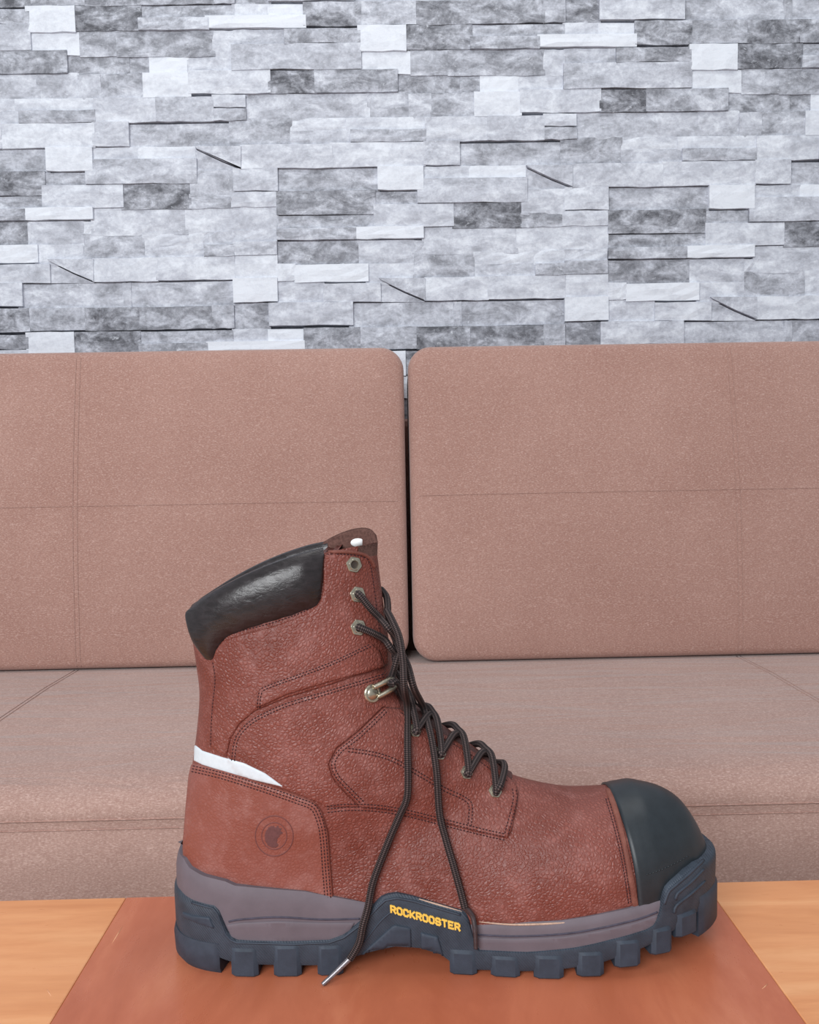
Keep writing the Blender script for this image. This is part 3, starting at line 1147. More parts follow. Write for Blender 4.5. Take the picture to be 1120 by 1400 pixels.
lows = [u_low(th_f + (math.pi - th_f) * i / NV) for i in range(NV + 1)]
lows[-1] = lows[-2]
rows = []
for far in (False, True):
    for i in (range(NV + 1) if not far else range(NV - 1, -1, -1)):
        th = th_f + (math.pi - th_f) * i / NV
        ul = lows[i]
        endf = min(1.0, i / 5.0)
        backf = min(1.0, (NV - i) / 9.0)
        row = []
        for k in range(NK + 1):
            t = k / NK
            u = ul * (1 - t)
            o_ = 0.0004 + (0.0062 * math.sin(math.pi * min(1, t * 0.86)) ** 0.75 + 0.0008 * t) * (0.35 + 0.65 * endf) * (0.12 + 0.88 * backf)
            row.append(S(u, min(th, math.pi - 0.02) if i < NV else math.pi, far) + S_n(max(u, 0.03), min(th, math.pi - 0.02), far) * o_)
        n = S_n(0.05, min(th, math.pi - 0.02), far)
        n = Vector((n.x, n.y, 0)).normalized()
        top = row[-1]
        for (inn, zz) in ((0.0016, 0.0022), (0.0040, 0.0030), (0.0065, 0.0020), (0.0082, -0.0015), (0.0088, -0.007), (0.0080, -0.018), (0.0062, -0.03)):
            row.append(top - n * inn * (0.6 + 0.4 * endf) + Vector((0, 0, zz)))
        rows.append(row)
cvv, cff = [], []
m = len(rows[0])
for r_ in rows:
    cvv += r_
for i in range(len(rows) - 1):
    for j in range(m - 1):
        cff.append((i * m + j, i * m + j + 1, (i + 1) * m + j + 1, (i + 1) * m + j))
P_['collar'] = tidy(obj('padded_collar', cvv, cff, M['collar'], boot))
P_['collar']['label'] = 'black padded leather collar'
# small woven label inside the top of the tongue
P_['tag'] = None
p = S(0, 0.62, True) + Vector((0, -0.0036, -0.0002))
lvv = [p + Vector((0.0045 * math.cos(t), 0.0007 * s_, 0.0026 * math.sin(t))) for s_ in (-1, 1) for t in [2 * math.pi * k / 16 for k in range(16)]]
lff = [tuple(range(16)), tuple(range(16, 32))[::-1]] + [(k, (k + 1) % 16, 16 + (k + 1) % 16, 16 + k) for k in range(16)]
tidy(obj('woven_tag', lvv, lff, M['label'], boot))

# ------------------------------------------------------------------ sole
xh, xt = midx(243), at_y(971, 1220, D0).x
FOOT = [(0, 0), (.0015, .0125), (.006, .0225), (.014, .0300), (.027, .0355), (.045, .0385), (.075, .0395), (.11, .0390), (.14, .0392), (.17, .0428), (.20, .0472),
        (.225, .0492), (.245, .0492), (.262, .0475), (.278, .0436), (.292, .0372), (.304, .0280), (.312, .0182), (.316, .0098), (.3175, 0)]
sc_ = (xt - xh) / .3175
near_plan = spline([(xh + x * sc_, D0 - w_) for x, w_ in FOOT], 0.0009)
NP = len(near_plan)
TAN = []
for i in range(NP):
    a_, b_ = near_plan[max(0, i - 1)], near_plan[min(NP - 1, i + 1)]
    tx, ty = b_[0] - a_[0], b_[1] - a_[1]
    if i in (0, NP - 1):
        tx, ty = 0.0, (-1 if i == 0 else 1)
    L = math.hypot(tx, ty)
    TAN.append((tx / L, ty / L))


def plan(i, o_=0.0):
    """point i of the near outline pushed outward by o_"""
    i = max(0, min(NP - 1, i))
    k = int(i)
    t = i - k
    k2 = min(NP - 1, k + 1)
    x = near_plan[k][0] * (1 - t) + near_plan[k2][0] * t
    y = near_plan[k][1] * (1 - t) + near_plan[k2][1] * t
    tx = TAN[k][0] * (1 - t) + TAN[k2][0] * t
    ty = TAN[k][1] * (1 - t) + TAN[k2][1] * t
    return x + ty * o_, y - tx * o_


def wall_hit(px, py, o_=0.001):
    """where the sight line meets the upright wall of the sole -> outline index, height"""
    d = ray(px, py)
    best = None
    for i in range(NP - 1):
        ax, ay = plan(i, o_)
        bx, by = plan(i + 1, o_)
        ex, ey = bx - ax, by - ay
        det = d.x * (-ey) + ex * d.y
        if abs(det) < 1e-12:
            continue
        s = ((ax - CAM.x) * (-ey) + ex * (ay - CAM.y)) / det
        t = (d.x * (ay - CAM.y) - d.y * (ax - CAM.x)) / det
        if s > 0 and -1e-6 <= t <= 1 + 1e-6 and (best is None or s < best[0]):
            best = (s, i + t)
    if best is None:
        q = at_y(px, py, D0)
        return (0.0 if q.x < 0 else NP - 1.0), q.z - G
    q = CAM + d * best[0]
    return best[1], q.z - G


def wall_curve(pts, smooth=False):
    pts = spline(pts, 4) if smooth else pts
    c = sorted(wall_hit(*p) for p in pts)
    return c


mid_top = wall_curve([(244, 1176), (252, 1189), (273, 1201), (305, 1209), (319, 1215), (365, 1219), (418, 1223), (453, 1230), (499, 1238), (540, 1243), (600, 1253), (650, 1262), (704, 1265), (769, 1263),
                      (820, 1255), (871, 1244), (904, 1233), (925, 1222), (950, 1206), (962, 1197)])
out_top = wall_curve([(244, 1217), (252, 1225), (262, 1231), (292, 1239), (299, 1246), (311, 1275), (316, 1281), (324, 1285), (349, 1286.5), (400, 1287), (450, 1285), (469, 1278), (484, 1267), (497, 1256), (514, 1236),
                      (521, 1229), (530, 1225), (543, 1223), (563, 1227), (600, 1238), (632, 1247), (637, 1251), (641, 1258), (651, 1295), (655, 1299), (720, 1302), (785, 1296), (839, 1284), (885, 1271), (895, 1265), (902, 1250),
                      (909, 1223), (913, 1215), (920, 1209), (942, 1192), (957, 1182), (966, 1178)])
out_bot = wall_curve([(243, 1276), (262, 1298), (300, 1313), (330, 1320), (400, 1322), (455, 1322), (478, 1313), (506, 1305), (540, 1298), (574, 1300), (603, 1309), (620, 1322), (650, 1328), (720, 1330), (770, 1327),
                      (815, 1321), (860, 1306), (905, 1286), (940, 1263), (962, 1242), (969, 1228)])


def solid_band(name, zb, zt, offs, mat, parent, in_w=0.006):
    """ring-shaped rubber layer: wall between two height curves over the whole outline, closed underneath"""
    V, Fc = [], []
    prof_n = len(offs) + 1
    for i in range(NP):
        b, t = interp(zb, i), interp(zt, i)
        if t < b + 0.001:
            t = b + 0.001
        for o_, k in offs:
            x, y = plan(i, o_)
            V.append(Vector((x, y, G + b + (t - b) * k)))
        x, y = plan(i, -min(in_w, max(0.0, (D0 - near_plan[i][1]) * 0.8)))
        if i > NP * 0.94:
            y = D0
        V.append(Vector((x, min(y, D0 - 0.0001), G + t)))
    nn = len(V)
    V += [Vector((p.x, 2 * D0 - p.y, p.z)) for p in V]
    m = prof_n
    for i in range(NP - 1):
        for j in range(m - 1):
            Fc.append((i * m + j, (i + 1) * m + j, (i + 1) * m + j + 1, i * m + j + 1))
            Fc.append((nn + i * m + j, nn + i * m + j + 1, nn + (i + 1) * m + j + 1, nn + (i + 1) * m + j))
        Fc.append((i * m, nn + i * m, nn + (i + 1) * m, (i + 1) * m))
    for e in (0, NP - 1):
        for j in range(m - 1):
            Fc.append((e * m + j, e * m + j + 1, nn + e * m + j + 1, nn + e * m + j))
    return sharp(tidy(obj(name, V, Fc, mat, parent), 0.00003), 50)


P_['midsole'] = solid_band('midsole', [(i_, z_ + 0.004) for i_, z_ in out_bot], mid_top, [(-.0006, 0), (-.0006, .3), (-.0002, .6), (-.0004, .82), (-.0012, .93), (-.0024, 1)], M['midsole'], boot, 0.009)
P_['midsole']['label'] = 'grey foam midsole'
P_['outsole'] = solid_band('outsole', out_bot, out_top, [(-.004, 0), (.0002, .04), (.0010, .2), (.0013, .8), (.0010, .94), (-.0004, 1)], M['outsole'], boot, 0.008)
P_['outsole']['label'] = 'navy rubber outsole with tread lugs'
outsole = P_['outsole']


def lug(i0, i1, zt, zb0, zb1, out_=0.0024, depth=0.02, chamf=0.0012):
    for far in (False, True):
        V, Fc = [], []
        n = 6
        i1_ = i1
        for k in range(n + 1):
            i = i0 + (i1_ - i0) * k / n
            e = 0.25 if k in (0, n) else 1.0
            zb = zb0 + (zb1 - zb0) * k / n
            for (o_, z) in ((-depth, zt), (0.0008, zt + chamf), (out_ * e, zt - chamf * 0.6), (out_ * e, zb + 0.0012), (out_ * e - 0.0012, zb), (-depth, zb)):
                x, y = plan(i, o_)
                y = min(y, D0 - 0.0006)
                V.append(Vector((x, 2 * D0 - y if far else y, G + z)))
        for k in range(n):
            for j in range(6):
                Fc.append((k * 6 + j, k * 6 + (j + 1) % 6, (k + 1) * 6 + (j + 1) % 6, (k + 1) * 6 + j))
        Fc += [tuple(range(6)), tuple(n * 6 + j for j in range(6))]
        sharp(tidy(obj('tread_lug', V, Fc, M['lug'], outsole)), 30)


LUGS = [((316, 1298), (353, 1334)), ((374, 1294), (412, 1334)), ((434, 1294), (469, 1334)), ((615, 1301), (652, 1337)), ((671, 1309), (711, 1341)),
        ((730, 1308), (771, 1341)), ((789, 1303), (826, 1337)), ((841, 1287), (876, 1324)), ((891, 1270), (919, 1306)), ((925, 1249), (953, 1281))]
for (a_, b_) in LUGS:
    ym = (a_[1] + b_[1]) / 2
    i0, _ = wall_hit(a_[0], ym)
    i1, _ = wall_hit(b_[0], ym)
    _, zt = wall_hit((a_[0] + b_[0]) / 2, a_[1])
    _, zb = wall_hit((a_[0] + b_[0]) / 2, b_[1], 0.0024)
    if b_[0] < 800:
        zb = 0.0
    lug(i0, i1, zt, max(0.0, zb), max(0.0, zb))
# heel-end and toe-end lugs wrap round
i1, _ = wall_hit(299, 1290)
_, zt = wall_hit(285, 1262)
for far in (False, True):
    V, Fc = [], []
    n = 24
    for k in range(n + 1):
        i = i1 * k / n
        e = 0.2 if k == n else 1
        zt_ = 0.018
        for (o_, z) in ((-0.012, zt_), (0.0012, zt_ + 0.0005), (0.0022 * e, zt_ - 0.004), (0.0016 * e, 0.004), (-0.0012, 0.0), (-0.012, 0.0)):
            x, y = plan(i, o_)
            y = min(y, D0)
            V.append(Vector((x, 2 * D0 - y if far else y, G + z)))
    for k in range(n):
        for j in range(6):
            Fc.append((k * 6 + j, k * 6 + (j + 1) % 6, (k + 1) * 6 + (j + 1) % 6, (k + 1) * 6 + j))
    Fc += [tuple(n * 6 + j for j in range(6))]
    sharp(tidy(obj('tread_lug', V, Fc, M['lug'], outsole), 0.00002), 45)
i0, _ = wall_hit(956, 1240)
for far in (False, True):
    V, Fc = [], []
    n = 14
    for k in range(n + 1):
        i = i0 + (NP - 1 - i0) * k / n
        e = 0.3 if k == 0 else 1
        for (o_, z) in ((-0.01, .036), (0.001, .0365), (0.0022 * e, .0345), (0.0022 * e, .0145), (0.0006, .0125), (-0.01, .0125)):
            x, y = plan(i, o_)
            y = min(y, D0)
            V.append(Vector((x, 2 * D0 - y if far else y, G + z)))
    for k in range(n):
        for j in range(6):
            Fc.append((k * 6 + j, k * 6 + (j + 1) % 6, (k + 1) * 6 + (j + 1) % 6, (k + 1) * 6 + j))
    Fc += [tuple(range(6))]
    sharp(tidy(obj('tread_lug', V, Fc, M['lug'], outsole), 0.00002), 45)
# centre treads carry the sole where it is seen from the ends
for (x0_, x1_, hw) in ((xh + 0.014, xh + 0.022, 0.02), (xh + 0.04, xh + 0.05, 0.022), (xh + 0.065, xh + 0.075, 0.022), (xh + 0.175, xh + 0.185, 0.03), (xh + 0.2, xh + 0.21, 0.032), (xh + 0.225, xh + 0.235, 0.03)):
    vb, fb = box(x0_, x1_, D0 - hw, D0 + hw, G, G + 0.012)
    obj('tread_lug', vb, fb, M['lug'], outsole, smooth=False)

B_OUT = bvh_of([outsole])
B_MID = bvh_of([P_['midsole']])
# raised panels and ridges of the sole
overlay('midsole_panel', [(309, 1264), (330, 1261), (380, 1259), (440, 1261), (486, 1261), (478, 1274), (460, 1287), (330, 1290), (318, 1286)], B_MID, 0.0007, M['midsole'], P_['midsole'], edge=1.6, grid=6, smooth_poly=False)
overlay('midsole_panel', [(652, 1281), (704, 1283), (769, 1280), (820, 1272), (871, 1260), (900, 1250), (896, 1268), (840, 1288), (785, 1300), (720, 1306), (656, 1303)], B_MID, 0.0007, M['midsole'], P_['midsole'], edge=1.6, grid=6, smooth_poly=False)


def line_tube(name, pts, bvh, r, mat, parent, off=0.0, step=4, n=6, smooth=True):
    q = spline(pts, step) if smooth else resample(pts, step)
    P3 = []
    for p in q:
        loc, nn = hit(bvh, *p)
        P3.append(loc + nn * off)
    tv, tf, _ = tube(P3, r, n)
    return obj(name, tv, tf, mat, parent)


line_tube('midsole_groove', [(313, 1260), (330, 1257), (380, 1254), (440, 1257), (492, 1256)], B_MID, 0.0006, M['groove'], P_['midsole'])
line_tube('midsole_groove', [(652, 1278), (704, 1280), (769, 1277), (820, 1269), (871, 1257), (899, 1247)], B_MID, 0.0006, M['groove'], P_['midsole'])
line_tube('flap_edge_binding', [(442, 755), (458, 754.5), (478, 755), (498, 758.5), (508, 766), (513, 776)], bvh_of([upper, P_['shaft_panel'], P_['tongue_top']]), 0.0011, M['leather_edge'], boot)
for pts in ([(249, 1246), (264, 1251), (287, 1254), (294, 1270), (270, 1262), (249, 1253)],):
    overlay('heel_bumper', pts, B_OUT, 0.0009, M['lug'], outsole, edge=1.5, grid=4, smooth_poly=False)
overlay('arch_rib', [(492, 1306), (536, 1266), (541, 1264), (562, 1268), (563, 1300), (540, 1301)], B_OUT, 0.0010, M['lug'], outsole, edge=1.6, grid=5, smooth_poly=False)
overlay('arch_rib', [(575, 1274), (599, 1280), (603, 1293), (608, 1311), (594, 1306), (576, 1302)], B_OUT, 0.0012, M['lug'], outsole, edge=1.6, grid=5, smooth_poly=False)
line_tube('arch_groove', [(498, 1288), (520, 1260), (536, 1246)], B_OUT, 0.0005, M['lug'], outsole)
line_tube('outsole_rim', [(262, 1234), (291, 1242), (297, 1249), (308, 1277), (315, 1285), (324, 1289), (400, 1291), (450, 1289), (470, 1282), (498, 1261), (517, 1240), (527, 1231), (543, 1228), (565, 1232), (630, 1251)], B_OUT, 0.0007, M['lug'], outsole, smooth=False)
for pts in ([(924, 1230), (926, 1222), (945, 1206), (962, 1189)], [(922, 1248), (925, 1238), (945, 1222), (964, 1205)], [(908, 1236), (914, 1220), (922, 1212), (942, 1195), (962, 1176)]):
    line_tube('toe_ridge', pts, B_OUT, 0.0009, M['lug'], outsole)

for q_ in range(14):
    x_, y_ = 884 + q_ * 4.2, 1196 - q_ * 1.2 - 0.05 * q_ * q_
    line_tube('molded_mark', [(x_, y_), (x_ + 2.4, y_ - 1.2)], bvh_of([P_['toe_cap']]), 0.00035, M['toe_rubber'], P_['toe_cap'])
# lettering on the side of the outsole
GLY = {
    'R': [[(0, 6), (0, 0), (3, 0), (4, 1), (4, 2.4), (3, 3.2), (0, 3.2)], [(2.2, 3.2), (4, 6)]],
    'O': [[(1, 0), (3, 0), (4, 1), (4, 5), (3, 6), (1, 6), (0, 5), (0, 1), (1, 0)]],
    'C': [[(4, 1.6), (4, 1), (3, 0), (1, 0), (0, 1), (0, 5), (1, 6), (3, 6), (4, 5), (4, 4.4)]],
    'K': [[(0, 0), (0, 6)], [(4, 0), (1, 3)], [(1, 3), (4, 6)]],
    'S': [[(4, 1.3), (4, 1), (3, 0), (1, 0), (0, 1), (0, 2.2), (0.8, 3), (3.2, 3), (4, 3.8), (4, 5), (3, 6), (1, 6), (0, 5), (0, 4.7)]],
    'T': [[(0, 0), (4, 0)], [(2, 0), (2, 6)]],
    'E': [[(4, 0), (0, 0), (0, 6), (4, 6)], [(0, 3), (3.2, 3)]],
}
LV, LF = [], []
o0 = Vector((534.5, 1238.0))
ex = Vector((98.0, 26.2)) / 98.0
ey = Vector((0.06, 1.0))
pitch = 98.0 / 11.15
cw, chh, hw = 5.9 / 4, 8.6 / 6, 1.2
for li, chx in enumerate('ROCKROOSTER'):
    for st_ in GLY[chx]:
        for a_, b_ in zip(st_, st_[1:]):
            A = o0 + ex * (li * pitch + a_[0] * cw) + ey * (a_[1] * chh)
            B = o0 + ex * (li * pitch + b_[0] * cw) + ey * (b_[1] * chh)
            d = (B - A).normalized()
            nn = Vector((-d.y, d.x)) * hw
            A2, B2 = A - d * hw * 0.75, B + d * hw * 0.75
            b0 = len(LV)
            for q in (A2 + nn, A2 - nn, B2 - nn, B2 + nn):
                loc, n = hit(B_OUT, q.x, q.y)
                LV.append(loc + n * 0.0006)
            for q in (A2 + nn, A2 - nn, B2 - nn, B2 + nn):
                loc, n = hit(B_OUT, q.x, q.y)
                LV.append(loc - n * 0.0002)
            LF += [(b0, b0 + 1, b0 + 2, b0 + 3)] + [(b0 + i, b0 + 4 + i, b0 + 4 + (i + 1) % 4, b0 + (i + 1) % 4) for i in range(4)]
lt = obj('lettering', LV, LF, M['yellow'], outsole, smooth=False)
tidy(lt)
lt['label'] = 'raised yellow block lettering'

# pale torn glue line where the heel leather meets the midsole
for pts in ([(250, 1184), (258, 1193), (275, 1201), (292, 1205)], [(312, 1209), (322, 1215), (334, 1217)], [(352, 1217), (380, 1219)],
            [(563, 1225), (600, 1236), (632, 1245)], [(655, 1259), (704, 1262.5), (769, 1260), (800, 1256)]):
    line_tube('glue_line', pts, B_UP, lambda t: 0.0002 + 0.0004 * math.sin(math.pi * t), M['foam'], boot, off=0.0012)

# ------------------------------------------------------------------ stitching
SKIN = [upper] + [P_[k] for k in ('shaft_panel', 'saddle_panel', 'heel_counter', 'quarter_panel', 'strap_panel', 'toe_cap', 'toe_seam', 'reflective_strip')]
B_ALL = bvh_of(SKIN)
B_BOOT = bvh_of(SKIN + [P_['midsole'], outsole, P_['collar'], P_['tongue']])


def offset_path(pts, d):
    out = []
    for i, p in enumerate(pts):
        a_, b_ = pts[max(0, i - 1)], pts[min(len(pts) - 1, i + 1)]
        tx, ty = b_[0] - a_[0], b_[1] - a_[1]
        L = math.hypot(tx, ty) or 1
        out.append((p[0] - ty / L * d, p[1] + tx / L * d))
    return out


def stitches(name, base, offs, pitch_=4.6, ln=3.1, wd=0.00040, ht=0.00045, smooth=True):
    V, Fc = [], []
    dense = spline(base, 1.0) if smooth else resample(base, 1.0)
    for d in offs:
        path = offset_path(dense, d)
        acc, last = 0.0, 0.0
        i = 0
        cum = [0.0]
        for p, q in zip(path, path[1:]):
            cum.append(cum[-1] + math.dist(p, q))
        s = 0.5
        while s + ln < cum[-1]:
            def pt(x):
                for k in range(len(cum) - 1):
                    if cum[k + 1] >= x:
                        t = (x - cum[k]) / max(1e-9, cum[k + 1] - cum[k])
                        return (path[k][0] * (1 - t) + path[k + 1][0] * t, path[k][1] * (1 - t) + path[k + 1][1] * t)
                return path[-1]
            a_, n0 = hit(B_ALL, *pt(s))
            b_, n1 = hit(B_ALL, *pt(s + ln))
            dirv = b_ - a_
            if 1e-5 < dirv.length < 0.004:
                sd = dirv.normalized().cross(n0).normalized() * wd
                b0 = len(V)
                mid_ = (a_ + b_) / 2
                V += [a_ + sd * 0.6, a_ - sd * 0.6, mid_ - sd, b_ - sd * 0.6, b_ + sd * 0.6, mid_ + sd,
                      a_ + n0 * ht * 0.5, mid_ + n0 * ht, b_ + n1 * ht * 0.5]
                Fc += [(b0, b0 + 6, b0 + 1), (b0 + 1, b0 + 6, b0 + 7, b0 + 2), (b0 + 2, b0 + 7, b0 + 8, b0 + 3), (b0 + 3, b0 + 8, b0 + 4), (b0 + 4, b0 + 8, b0 + 7, b0 + 5), (b0 + 5, b0 + 7, b0 + 6, b0)]
            s += pitch_
    o = obj(name, V, Fc, M['stitch'], boot)
    tidy(o)
    o['kind'] = 'stuff'
    return o


stitches('heel_stitching', heel_edge, (4.0, 8.0, 12.0))
stitches('collar_stitching', collar_line[:-1] + [(442, 752)], (-4.5, -8.5))
stitches('shaft_top_stitching', [(446, 758), (472, 758), (498, 762), (506, 772), (511, 800), (516, 840), (522, 880)], (0,))
stitches('backstay_stitching', [(291, 905), (294, 931), (290, 973), (288, 1020)], (0,))
stitches('saddle_stitching', f_line, (3.5, 7.5))
stitches('strap_stitching', e_line, (2.5, 6.0))
stitches('quarter_stitching', quarter_left, (-3.5, -8.0))
stitches('quarter_low_stitching', [(447, 1108), (480, 1105), (520, 1107), (560, 1114), (600, 1124), (660, 1139), (692, 1146)], (-5.5, -1.5, 3.0))
stitches('quarter_front_stitching', [(690, 1140), (696, 1118), (702, 1092), (700, 1076)], (0, 5.0))
stitches('quarter_inner_stitching', [(476, 1023), (514, 1029), (543, 1039), (580, 1060), (609, 1077), (638, 1091), (646, 1103), (644, 1132)], (0, 4.5))
stitches('toe_stitching', [(833, 1090), (846, 1135), (857, 1185), (865, 1238)], (1.5, 5.0), pitch_=4.0)
stitches('quarter_top_stitching', [(548, 974), (572, 990), (602, 1007), (641, 1030), (664, 1047), (694, 1068)], (0, ))

# ------------------------------------------------------------------ emblem on the heel
B_HEEL = bvh_of([P_['heel_counter'], upper])
ec = (375.0, 1143.0)


def flat_poly(name, poly, mat, parent, off=0.00012, grid=3.0):
    return overlay(name, poly, B_HEEL, off, mat, parent, edge=0.8, grid=grid, smooth_poly=False, sink=0.0001)


def flat_ring(name, r0, r1, mat, parent, n=64):
    V, Fc = [], []
    for k in range(n):
        t = 2 * math.pi * k / n
        for r_, h in ((r0, -0.0001), (r0 + 0.3, 0.00018), (r1 - 0.3, 0.00018), (r1, -0.0001)):
            loc, nn = hit(B_HEEL, ec[0] + r_ * math.cos(t), ec[1] + r_ * 1.06 * math.sin(t))
            V.append(loc + nn * h)
    for k in range(n):
        for j in range(3):
            Fc.append((k * 4 + j, k * 4 + j + 1, ((k + 1) % n) * 4 + j + 1, ((k + 1) % n) * 4 + j))
    return tidy(obj(name, V, Fc, mat, parent))


hc = P_['heel_counter']
flat_ring('emblem_ring', 25.0, 26.8, M['emblem'], hc)
flat_ring('emblem_ring', 16.4, 18.0, M['emblem'], hc)
flat_poly('emblem_head', [(ec[0] + x, ec[1] + y) for x, y in [(-2, -15), (2, -12), (5, -15.5), (7, -11), (11, -12), (9.5, -7), (13, -4), (8, -1), (9, 2), (5, 4), (4, 9), (7, 13), (2, 16.5), (-4, 16), (-9, 13), (-12.5, 7), (-13.5, 0), (-12, -6), (-8, -12)]],
          M['emblem_dark'], hc)
for a0, a1, txt in ((-150, -30, 11), (40, 140, 9)):
    for k in range(txt):
        t = R(a0 + (a1 - a0) * k / (txt - 1))
        c, s = math.cos(t), math.sin(t)
        cx_, cy_ = ec[0] + 21.6 * c, ec[1] + 21.6 * 1.06 * s
        flat_poly('emblem_letter', [(cx_ + c * x - s * y, cy_ + s * x + c * y) for x, y in ((-2.0, -1.1), (2.0, -1.1), (2.0, 1.1), (-2.0, 1.1))], M['emblem'], hc, grid=2.0)

# ------------------------------------------------------------------ eyelets and hook
EYE_UP = [(484, 772), (489, 813), (490, 858)]
EYE_LOW = [(567, 999), (601, 1030), (638, 1056), (677, 1082)]


def frame_at(px, py, bvh=None):
    loc, n = hit(bvh or B_ALL, px, py)
    # average the normal a little
    for dx_, dy_ in ((5, 0), (-5, 0), (0, 5), (0, -5)):
        n = n + hit(bvh or B_ALL, px + dx_, py + dy_)[1] * 0.5
    n.normalize()
    up = Vector((0, 0, 1))
    x = up.cross(n)
    x = x.normalized() if x.length > 1e-4 else Vector((1, 0, 0))
    if x.x < 0:
        x = -x
    return loc, n, x, n.cross(x)


def eyelet(px, py, r_out, open_, hexa=True, mirror=False):
    loc, n, x, y = frame_at(px, py)
    V, Fc = [], []
    prof = [(1.0, -0.0006), (1.0, 0.0004), (0.93, 0.0008), (0.72, 0.0009), (0.66, 0.0013), (0.52, 0.0014), (0.44, 0.0008), (0.42, -0.0008)]
    N = 36
    for k in range(N):
        t = 2 * math.pi * k / N
        hx = math.cos(math.pi / 6) / math.cos((t + 0.25) % (math.pi / 3) - math.pi / 6) if hexa else 1.0
        for q, (rr, h) in enumerate(prof):
            r_ = r_out * rr * ((hx * 1.08) if q < 4 else 1.0)
            V.append(loc + x * (r_ * math.cos(t)) + y * (r_ * math.sin(t)) + n * h)
    m = len(prof)
    for k in range(N):
        for j in range(m - 1):
            Fc.append((k * m + j, ((k + 1) % N) * m + j, ((k + 1) % N) * m + j + 1, k * m + j + 1))
    mir = [Vector((p.x, 2 * D0 - p.y, p.z)) for p in V]
    e = sharp(tidy(obj('eyelet', V, Fc, M['brass'], boot)), 35)
    hv = [loc + x * (r_out * 0.46 * math.cos(2 * math.pi * k / 20)) + y * (r_out * 0.46 * math.sin(2 * math.pi * k / 20)) + n * 0.0005 for k in range(20)]
    obj('eyelet_hole', hv + [loc + n * 0.0003], [(k, (k + 1) % 20, 20) for k in range(20)], M['dark_hole'], e)
    sharp(tidy(obj('eyelet', mir, Fc, M['brass'], boot)), 35)
    return loc, n


eu = [eyelet(px, py, 0.0047, i == 0) for i, (px, py) in enumerate(EYE_UP)]
el = [eyelet(px, py, 0.0040, False) for i, (px, py) in enumerate(EYE_LOW)]

# speed hook: riveted disc with a bent wire loop
hloc, hn, hx_, hy_ = frame_at(509, 948)
V, Fc = [], []
prof = [(1.0, -0.0005), (1.0, 0.0006), (0.9, 0.0013), (0.72, 0.0014), (0.66, 0.0012), (0.5, 0.0019), (0.0, 0.0023)]
N = 32
for k in range(N):
    t = 2 * math.pi * k / N
    for rr, h in prof:
        V.append(hloc + hx_ * (0.0054 * rr * math.cos(t)) + hy_ * (0.0054 * rr * math.sin(t)) + hn * h)
m = len(prof)
for k in range(N):
    for j in range(m - 1):
        Fc.append((k * m + j, ((k + 1) % N) * m + j, ((k + 1) % N) * m + j + 1, k * m + j + 1))
hook = sharp(tidy(obj('lace_hook', V, Fc, M['brass'], boot), 0.00002), 35)
tipd = (hx_ * 0.94 - hy_ * -0.34).normalized()
side = hn.cross(tipd)
loop = [hloc + tipd * 0.002 + side * 0.0031 + hn * 0.0015, hloc + tipd * 0.007 + side * 0.0030 + hn * 0.0030, hloc + tipd * 0.0108 + side * 0.0028 + hn * 0.0036]
for k in range(1, 8):
    t = math.pi * (0.5 - k / 8)
    loop.append(hloc + tipd * (0.0108 + 0.0034 * math.cos(t)) + side * (0.0028 * math.sin(t)) + hn * 0.0036)
loop += [hloc + tipd * 0.0108 - side * 0.0028 + hn * 0.0036, hloc + tipd * 0.007 - side * 0.0030 + hn * 0.0030, hloc + tipd * 0.002 - side * 0.0031 + hn * 0.0015]
tv, tf, _ = tube([Vector(q) for q in spline([tuple(p) for p in loop], 0.0008)], 0.0017, 8)
obj('hook_wire', tv, tf, M['brass'], hook)

# ------------------------------------------------------------------ laces
LR = 0.0021


def lace(name, P3, r=LR, parent=None):
    pts = spline([tuple(p) for p in P3], 0.0012)
    n = 12
    tv, tf, L = tube(pts, r, n)
    o = obj(name, tv, tf, M['lace'], parent or boot)
    uvl = o.data.uv_layers.new(name='UVMap')
    for pl in o.data.polygons:
        ks = [o.data.loops[li].vertex_index for li in pl.loop_indices]
        wrap = any(k % n == n - 1 for k in ks) and any(k % n == 0 for k in ks)
        for li, k in zip(pl.loop_indices, ks):
            vv = (k % n) / n
            if wrap and k % n == 0:
                vv = 1.0
            uvl.data[li].uv = (L[k // n], vv)
    return o


def on(px, py, off=0.0022):
    """on the boot's surface, raised"""
    loc, n = hit(B_BOOT, px, py)
    v_ = (CAM - loc).normalized()
    return loc + (n * 0.5 + v_ * 0.5).normalized() * off


def fr(px, py, y):
    return at_y(px, py, y)


YF = D0 - 0.014
# strands out of the two upper eyelets, gathered at the front
lace('lace', [eu[1][0] - eu[1][1] * 0.001, eu[1][0] + eu[1][1] * 0.0025, on(503, 831, .004), on(516, 845, .004), fr(531, 858, D0 - .022), fr(541, 872, D0 - .016), fr(546, 892, D0 - .012)])
lace('lace', [eu[2][0] - eu[2][1] * 0.001, eu[2][0] + eu[2][1] * 0.0025, on(506, 865, .0045), on(521, 874, .0045), fr(533, 884, D0 - .02), fr(542, 896, D0 - .015), fr(549, 915, D0 - .012)])
# strand down to the hook
lace('lace', [fr(541, 872, D0 - .013), fr(545, 890, D0 - .016), fr(541, 908, D0 - .019), on(532, 924, .0042), hloc + tipd * 0.0105 + side * 0.001 + hn * 0.0062, hloc + tipd * 0.0145 + hn * 0.0048, fr(549, 948, D0 - .012), fr(556, 962, D0 - .004)])
# far-side loops seen past the flap
lace('lace', [fr(521, 806, D0 + .012), fr(528, 815, D0 + .004), fr(530, 826, D0 - .002), fr(531, 842, D0 - .008), fr(538, 862, D0 - .012), fr(543, 884, D0 - .011)])
lace('lace', [fr(528, 850, D0 + .010), fr(537, 862, D0 + .002), fr(542, 880, D0 - .006), fr(540, 898, D0 - .012), fr(544, 914, D0 - .013)])
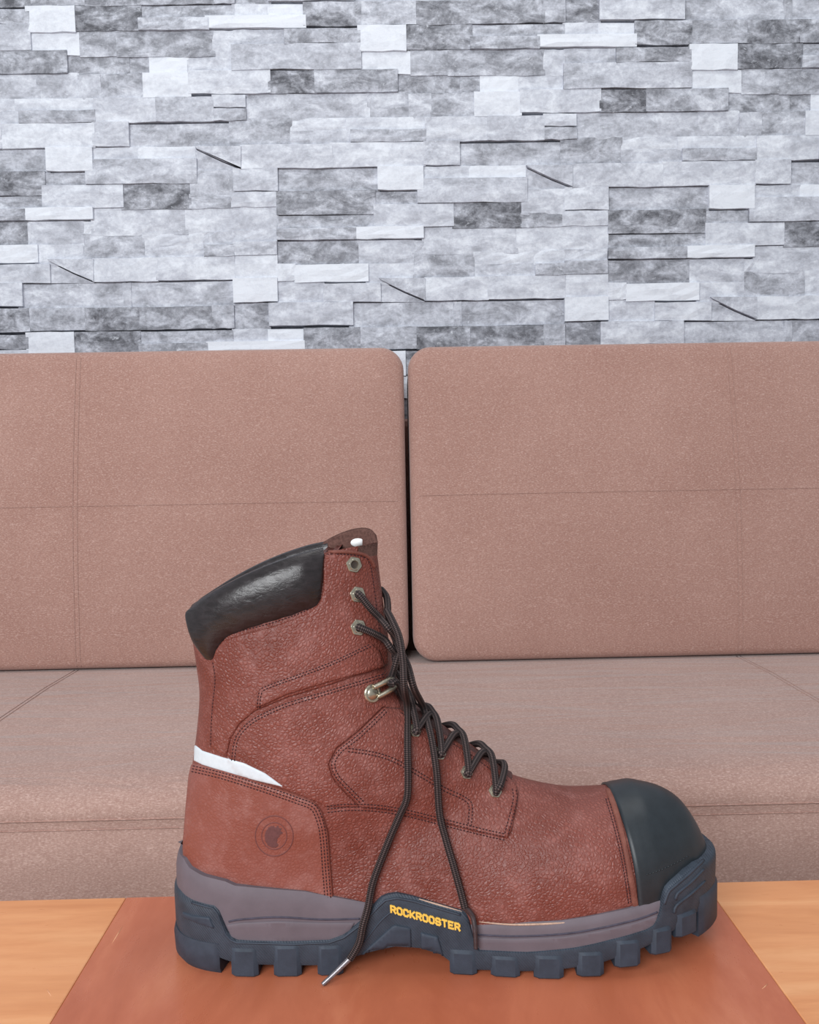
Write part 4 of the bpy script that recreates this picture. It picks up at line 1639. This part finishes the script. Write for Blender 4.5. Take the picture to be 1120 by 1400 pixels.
# criss-cross over the tongue
def far_of(p):
    return Vector((p.x, 2 * D0 - p.y, p.z))


for k in range(len(el)):
    p, n = el[k]
    fp, fnn = far_of(p), Vector((n.x, -n.y, n.z))
    if k > 0:
        q, qn = el[k - 1]
        fq, fqn = far_of(q), Vector((qn.x, -qn.y, qn.z))
    else:
        q, qn = hloc + tipd * 0.013, hn
        fq, fqn = far_of(q), Vector((qn.x, -qn.y, qn.z))
    for (a_, an, b_, bn, lift) in ((p, n, fq, fqn, 0.0040), (fp, fnn, q, qn, 0.0022)):
        mids = []
        for t in (0.3, 0.5, 0.7):
            g = a_.lerp(b_, t)
            loc, nn, _, _ = B_BOOT.find_nearest(g + Vector((0.03, 0, 0.05)))
            # ride over the crest of the instep
            best = None
            for s_ in range(-6, 26):
                pass
            d = Vector((0.35, 0, 0.94))
            hitp = B_BOOT.ray_cast(g + d * 0.08, -d)
            mids.append((hitp[0] + d * lift) if hitp[0] else g + d * 0.01)
        pts = [a_ - an * 0.0015, a_ + an * 0.0028] + mids + [b_ + bn * 0.0028, b_ - bn * 0.0015]
        lace('lace', pts)
# straight bar at the bottom pair
p, n = el[-1]
d = Vector((0.3, 0, 0.95))
pts = [p - n * .0015, p + n * .003 + Vector((0.002, 0, 0.002))]
for t in (0.3, 0.5, 0.7):
    g = p.lerp(far_of(p), t) + Vector((0.004, 0, 0))
    h_ = B_BOOT.ray_cast(g + d * 0.08, -d)
    pts.append(h_[0] + d * 0.0028)
fn_ = Vector((n.x, -n.y, n.z))
pts += [far_of(p) + fn_ * .003 + Vector((0.002, 0, 0.002)), far_of(p) - fn_ * .0015]
lace('lace', pts)

# hanging ends
tip = at_z(441, 1346, G + 0.0012)
A_ = [fr(529, 835, D0 - .012), fr(537, 850, D0 - .022), fr(546, 872, D0 - .028), fr(551, 904, D0 - .034), fr(553, 940, D0 - .037)]
A_ += [on(554, 969, .0035), on(556, 1026, .0032), on(557, 1070, .003), on(555, 1092, .003), on(546, 1113, .003), on(529, 1154, .003), on(511, 1203, .0032), on(503, 1240, .0042), on(497, 1262, .0045), on(491, 1286, .0045), on(478, 1305, .006)]
lace('hanging_lace', A_)


def aglet(P3, mat, r=0.0016):
    pts = spline([tuple(p) for p in P3], 0.001)
    tv, tf, _ = tube(pts, lambda t: r * (1.0 - 0.25 * t), 10)
    return obj('aglet', tv, tf, mat, boot)


e0 = A_[-1]
aglet([e0 + (A_[-2] - e0) * 0.1, e0.lerp(tip, 0.5), tip], M['aglet'])
Bp = [fr(538, 868, D0 - .010), fr(548, 890, D0 - .020), fr(558, 912, D0 - .028), fr(566, 941, D0 - .032), on(577, 968, .004), on(585, 1000, .0034), on(591, 1026, .0032), on(596, 1060, .003), on(600, 1111, .003), on(609, 1146, .003),
      on(620, 1183, .003), on(630, 1218, .003), on(636, 1240, .0042)]
lace('hanging_lace', Bp)
aglet([on(635, 1238, .0042), on(640, 1254, .0040), on(644, 1272, .0042), on(649, 1295, .0036)], M['aglet_dark'], 0.0017)
